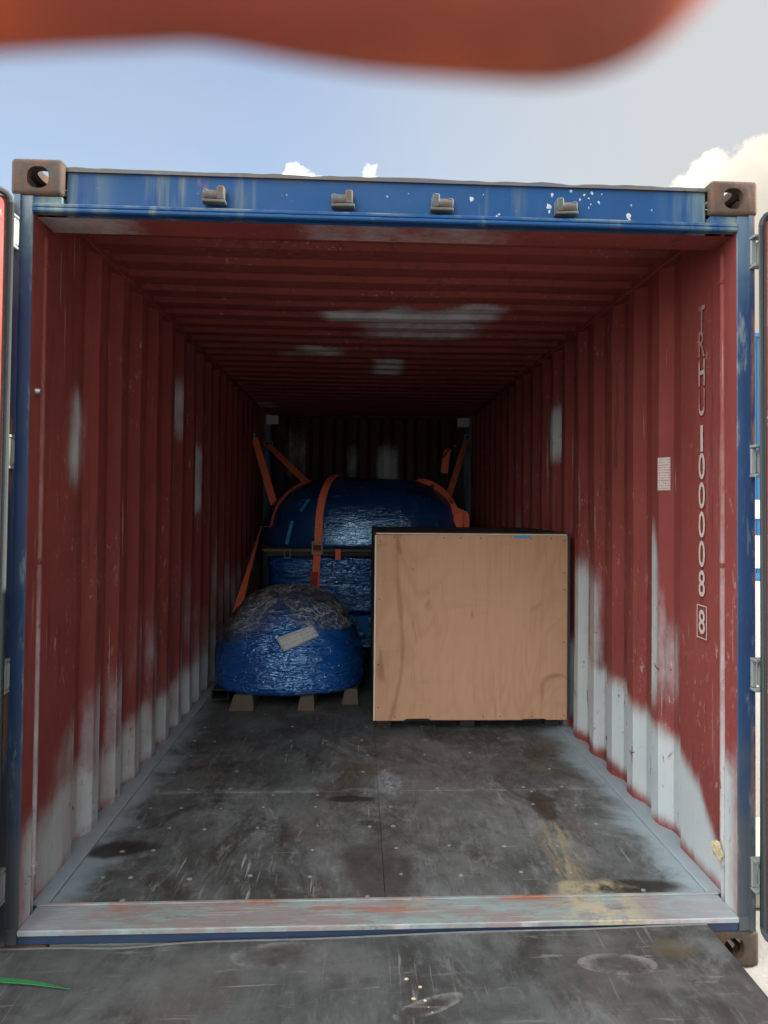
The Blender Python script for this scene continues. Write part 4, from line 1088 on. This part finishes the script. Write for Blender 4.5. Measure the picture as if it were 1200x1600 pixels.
def ribbon(pts, wd, across, th=.0035, twist=None):
    """flat webbing along points, width vector given per point or once"""
    bm = bmesh.new(); prs = []; pts = [Vector(p) for p in pts]; n = len(pts)
    for i, p in enumerate(pts):
        d = (pts[min(i + 1, n - 1)] - pts[max(i - 1, 0)]).normalized()
        a = Vector(across[i] if isinstance(across, list) else across); a = (a - d * a.dot(d)).normalized(); u = d.cross(a).normalized()
        w_ = wd[i] if isinstance(wd, list) else wd
        prs.append([bm.verts.new(p + a * w_ / 2 * q + u * th / 2 * s) for q, s in ((1, 1), (-1, 1), (-1, -1), (1, -1))])
    for A, B in zip(prs, prs[1:]):
        for k in range(4): bm.faces.new((A[k], A[(k + 1) % 4], B[(k + 1) % 4], B[k]))
    bm.faces.new(prs[0]); bm.faces.new(prs[-1])
    return bm
def frame_buckle(c, w_, h_, t, m=STEEL, across=Vector((1, 0, 0)), up=Vector((0, 0, 1))):
    bm = bmesh.new(); c = Vector(c); P = [c + across * (a * w_ / 2) + up * (b * h_ / 2) for a, b in ((-1, -1), (1, -1), (1, 1), (-1, 1))]
    for i in range(4): tube(bm, [P[i], P[(i + 1) % 4]], t, 8)
    return bm
def seg(a, b, n): return [Vector(a).lerp(Vector(b), i / n) for i in range(n + 1)]
GS = 'orange lashing straps over the large load'
def strap(label, loc): return thing('lashing_strap', loc, label, 'strap', GS)
# over the front of the hood
s = strap('orange strap running over the front of the blue hood and down past its ledge', (-.45, 3.84, .5))
pth = []
for i in range(34):
    t = i / 33; y = 4.78 - (4.78 - 3.90) * t ** .9; x = -.285 - .155 * t ** 1.3
    pth.append((x, y, hood_z(x, y) + .036))
pth += [(-.444, 3.846, .99), (-.446, 3.835, .965), (-.447, 3.832, .93)]
part('webbing', ribbon(pth, .064, (1, .05, 0)), WEB, s)
part('webbing', ribbon([(-.447, 3.830, .985), (-.450, 3.828, .90), (-.455, 3.832, .80), (-.458, 3.838, .70), (-.457, 3.84, .58), (-.457, 3.845, .43)], [.062, .061, .060, .058, .056, .056], (1, 0, 0)), WEB, s)
part('buckle', frame_buckle((-.447, 3.800, .965), .082, .098, .007), mat_plain('bright_buckle_steel', (.60, .60, .57), (.40, .40, .38), .35, .5), s)
part('slot_shade_plate', bx((-.478, 3.796, .945), (-.416, 3.800, .985), .001), DARKSTEEL, s)  # dark plate, the open slot's shade put into its colour
bm = ribbon([(-.447, 3.815, 1.012), (-.447, 3.803, 1.0), (-.447, 3.803, .990)], .070, (1, 0, 0)); part('webbing_loop', bm, WEB, s)
bm = ribbon([(-.447, 3.811, .938), (-.447, 3.800, .93), (-.447, 3.805, .905)], .070, (1, 0, 0)); part('webbing_loop', bm, WEB, s)
part('loose_end', ribbon([(-.470, 3.825, .76), (-.472, 3.812, .70), (-.476, 3.808, .645)], [.066, .060, .058], (1, 0, 0)), mat_plain('dark_orange_webbing', (.42, .05, .022), (.34, .04, .02), .7), s)
# left shoulder
s = strap('orange strap over the wall side shoulder of the blue hood, twisting down to the floor', (-1.1, 3.9, 0))
pth = []; ac = []
for i in range(22):
    t = i / 21; x = -.56 - .40 * t; y = 4.45 - .35 * t
    pth.append((x, y, max(hood_z(x, y), 1.10) + .030)); ac.append((.5 * (1 - t) + .15, -.6, 0))
part('webbing', ribbon(pth, .060, ac), WEB, s)
p0, p1 = Vector(pth[-1]), Vector((-1.135, 3.93, .40)); pp = seg(p0, p1, 14); ac = []
for i in range(15):
    t = i / 14; an = R(80) * (1 - t); ac.append((math.cos(an), -math.sin(an), .0))
part('webbing', ribbon(pp + [Vector((-1.145, 3.92, .02))], [.05] * 9 + [.056, .062, .066, .068, .07, .07, .07], ac + [ac[-1]]), WEB, s)
part('floor_ring', frame_buckle((-1.13, 3.92, .03), .07, .05, .006), STEEL, s)
# side wall to shoulder, sun-far side
s = strap('orange strap slanting from the spray streaked wall down behind the blue hood', (-1.15, 4.99, 1.98))
part('webbing', ribbon(seg((-1.155, 4.985, 1.995), (-.89, 4.45, 1.33), 10), .066, (.9, .1, .3)), WEB, s)
part('anchor_ring', frame_buckle((-1.158, 4.99, 2.01), .06, .05, .006, across=Vector((0, 1, 0))), STEEL, s)
s = strap('dark orange strap with hook from the end wall to the hood crown', (-1.14, 5.75, 2.0))
part('webbing', ribbon(seg((-1.125, 5.75, 1.998), (-.62, 4.95, 1.545), 10), .062, (.3, .3, .8)), WEB, s)
part('buckle', frame_buckle((-1.11, 5.73, 2.0), .09, .05, .008), STEEL, s)
# other side
s = strap('orange strap slanting from the end corner down behind the hood, crate side', (1.12, 5.8, 2.09))
part('webbing', ribbon(seg((1.118, 5.80, 2.095), (.745, 4.5, 1.40), 10), .070, (.9, -.2, .3)), WEB, s)
part('anchor_ring', frame_buckle((1.125, 5.82, 2.11), .06, .05, .006), STEEL, s)
s = strap('dark strap with a short loose orange tail hanging from its hook', (.93, 5.75, 1.98))
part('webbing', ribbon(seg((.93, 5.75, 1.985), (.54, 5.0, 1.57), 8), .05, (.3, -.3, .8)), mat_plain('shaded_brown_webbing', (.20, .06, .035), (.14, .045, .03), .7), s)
part('loose_end', ribbon([(.905, 5.70, 1.965), (.875, 5.66, 1.93), (.855, 5.64, 1.83), (.845, 5.64, 1.72), (.842, 5.64, 1.69)], [.05, .075, .08, .08, .08], (1, .1, 0)), WEB, s)
part('hook', tube(bmesh.new(), [(.945, 5.75, 2.0), (.97, 5.74, 2.01), (.985, 5.74, 1.99)], .008, 8), STEEL, s)
s = strap('orange strap over the crate side shoulder of the hood ending in two loose tails', (.8, 4.2, 1.2))
for q, (x0, y0, x1, y1, tl) in enumerate(((.46, 4.62, .735, 4.20, (.80, 4.02, 1.10)), (.50, 4.62, .80, 4.24, (.872, 4.12, 1.12)))):
    pth = []; ac = []
    for i in range(16):
        t = i / 15; x = x0 + (x1 - x0) * t; y = y0 + (y1 - y0) * t
        pth.append((x, y, hood_z(x, y) + .032 + .006 * q)); ac.append((.6 - .5 * t, -.5, .0))
    part('webbing', ribbon(pth, .045, ac), WEB, s)
    e = Vector(pth[-1]); tl = Vector(tl)
    mid = e.lerp(tl, .45) + Vector((.02, -.02, .03))
    part('loose_end', ribbon([e, mid, e.lerp(tl, .62) + Vector((.012, -.012, .012)), tl], [.045, .085, .085, .03], (.85, -.2, .45)), WEB, s)
part('ratchet', bx((.565, 4.40, hood_z(.6, 4.42) + .012), (.625, 4.47, hood_z(.6, 4.42) + .045), .006), DARKSTEEL, s)
# loose hardware hanging in the black gap under the ledge
s = thing('strap_buckle', (-.70, 3.83, .915), 'bare metal strap buckle hanging below the hood ledge', 'buckle')
part('frame', frame_buckle((-.70, 3.825, .912), .045, .068, .0055), STEEL, s)
part('tongue', bx((-.722, 3.826, .945), (-.678, 3.830, .951), .001), STEEL, s)
tag(part('strap_tail', ribbon([(-.274, 3.838, .952), (-.274, 3.828, .93), (-.273, 3.828, .862)], .045, (1, 0, 0)), WEB), 'short loose orange strap tail hanging below the hood ledge', 'strap')
# pale tape strips on the hood
for a, b in (((-.676, 1.184), (-.722, .985)), ((-.540, 1.377), (-.605, 1.270))):
    pp = []
    for i in range(9):
        t = i / 8; x, z = a[0] + (b[0] - a[0]) * t, a[1] + (b[1] - a[1]) * t
        u = max(0, 1 - abs((x - HX) / HA) ** HN - min(1, max(0, (z - HZ) / HH)) ** HN); y = HY - HB * u ** (1 / HN) - .024
        pp.append((x, y, z))
    part('tape_strip', ribbon(pp, .030, (1, -.3, .1), .001), TAPE, big)

# ------------------------------------------------------------------ beyond the container, seen through the gap by the post
def far_container(z, label, panels):
    c = thing('stacked_container', (9.2, 12.3, z), label, 'shipping container', 'blue containers stacked in the yard')
    bm = bmesh.new(); x0, x1, y0, y1, z0, z1 = 8.0, 14.0, 12.3, 14.74, z, z + 2.59
    P = []; x = x0 + .17
    while x < x1 - .45:
        for ln, d in ((.07, .0), (.07, .036), (.07, .036), (.07, 0)): P.append((x, d)); x += ln
    for yy_, sg in ((y0 + .01, 1), (y1 - .01, -1)):
        A = [bm.verts.new((x, yy_ + sg * d, z0 + .15)) for x, d in P]; B = [bm.verts.new((x, yy_ + sg * d, z1 - .10)) for x, d in P]
        for k in range(len(P) - 1): bm.faces.new((A[k], A[k + 1], B[k + 1], B[k]))
    part('side_wall', bm, FARBLUE, c)
    part('end_wall', bx((x0 + .02, y0 + .16, z0 + .15), (x0 + .05, y1 - .16, z1 - .1), 0), FARBLUE, c)
    part('roof', bx((x0, y0, z1 - .1), (x1, y1, z1 - .01), .01), FARBLUE, c)
    part('bottom_frame', bx((x0, y0, z0 + .005), (x1, y1, z0 + .149), .01), FARBLUE, c)
    for xx in (x0, x1 - .16):
        for yy_ in (y0, y1 - .16): part('corner_post', bx((xx, yy_, z0 + .15), (xx + .16, yy_ + .16, z1 - .1), .01), FARBLUE, c)
    for a, b in panels: part('white_panel', bx((x0 + .02, y0 - .012, a), (x0 + .62, y0 - .001, b), .002), FARWHITE, c)
far_container(-.163, 'lower far blue container with white panels in the yard, behind the open one', ((.09, .77), (1.12, 1.51)))
far_container(2.43, 'upper far blue container stacked on another in the yard, behind the open one', ())
tag(part('concrete_block', bx((1.262, .33, -.163), (1.75, .80, -.02), .015, 2), KERB), 'pale concrete block on the ground beside the container post', 'concrete block')

# ------------------------------------------------------------------ the hand whose finger reaches across the view
def cp(x, y, f): return CAM_POS + r_ * (x / 1000) + u_ * (y / 1000) + f_ * (f / 1000)
def hand():
    bm = bmesh.new()
    def capsule(a, b, ra, rb):
        a, b = Vector(a), Vector(b); d = (b - a); q = d.to_track_quat('Z', 'Y'); n = 20; rings = []
        for j in range(6):
            t = -math.pi / 2 + math.pi / 2 * j / 5; rings.append((a + d.normalized() * ra * math.sin(t), ra * math.cos(t)))
        for j in range(6):
            t = math.pi / 2 * j / 5; rings.append((b + d.normalized() * rb * math.sin(t), rb * math.cos(t)))
        R_ = [[bm.verts.new(p + q @ Vector((max(r, 1e-5) * math.cos(2 * math.pi * k / n), max(r, 1e-5) * math.sin(2 * math.pi * k / n), 0))) for k in range(n)] for p, r in rings]
        for A, B in zip(R_, R_[1:]):
            for k in range(n): bm.faces.new((A[k], A[(k + 1) % n], B[(k + 1) % n], B[k]))
        bm.faces.new(R_[0][::-1]); bm.faces.new(R_[-1])
    chains = [
        [((7.6, 27.0, 31.5), 8.4), ((-1, 27.4, 31.8), 8.1), ((-9.5, 28.5, 32.2), 7.5), ((-21, 28.9, 33), 7.9), ((-33, 29, 34), 8.4), ((-55, 26, 34), 9.2), ((-78, 20, 30), 11)],
        [((-33, 2, 0), 7.2), ((-38, 4, 18), 7.8), ((-50, 6, 34), 8.6), ((-82, 0, 27), 11)],
        [((-34, -16, 0), 6.8), ((-39, -14, 16), 7.4), ((-52, -13, 31), 8.2), ((-85, -18, 22), 10.5)],
        [((-38, -33, 0), 5.8), ((-43, -32, 12), 6.3), ((-56, -31, 25), 7.0), ((-86, -34, 14), 9.5)],
        [((-36, 16, -26), 8.0), ((-58, 6, -26), 8.8), ((-86, -14, -18), 11), ((-122, -34, -4), 14)],
    ]
    for ch in chains:
        for (a, ra), (b, rb) in zip(ch, ch[1:]): capsule(cp(*a), cp(*b), ra / 1000, rb / 1000)
    wr_ = (-138, -44, 2)
    for (k, rk) in (((-78, 20, 30), 11), ((-82, 0, 27), 11.5), ((-85, -18, 22), 11), ((-86, -34, 14), 10)): capsule(cp(*k), cp(*wr_), rk / 1000, .019)
    capsule(cp(*wr_), cp(-230, -90, -60), .020, .030)
    ob = bpy.data.objects.new('t', me_of(bm, 't', SKIN)); col.objects.link(ob)
    md = ob.modifiers.new('r', 'REMESH'); md.mode = 'VOXEL'; md.voxel_size = .0011; md.use_smooth_shade = True
    sm = ob.modifiers.new('s', 'SMOOTH'); sm.factor = .5; sm.iterations = 6
    dg = bpy.context.evaluated_depsgraph_get(); me = bpy.data.meshes.new_from_object(ob.evaluated_get(dg)); bpy.data.objects.remove(ob)
    me.materials.clear(); me.materials.append(SKIN); me.polygons.foreach_set('use_smooth', [True] * len(me.polygons)); me.name = 'hand'
    me.transform(Matrix.Translation(-CAM_POS))
    o = link('hand', me); o.location = CAM_POS
    tag(o, 'blurred reddish brown finger reaching across the sky above the container', 'hand')
hand()
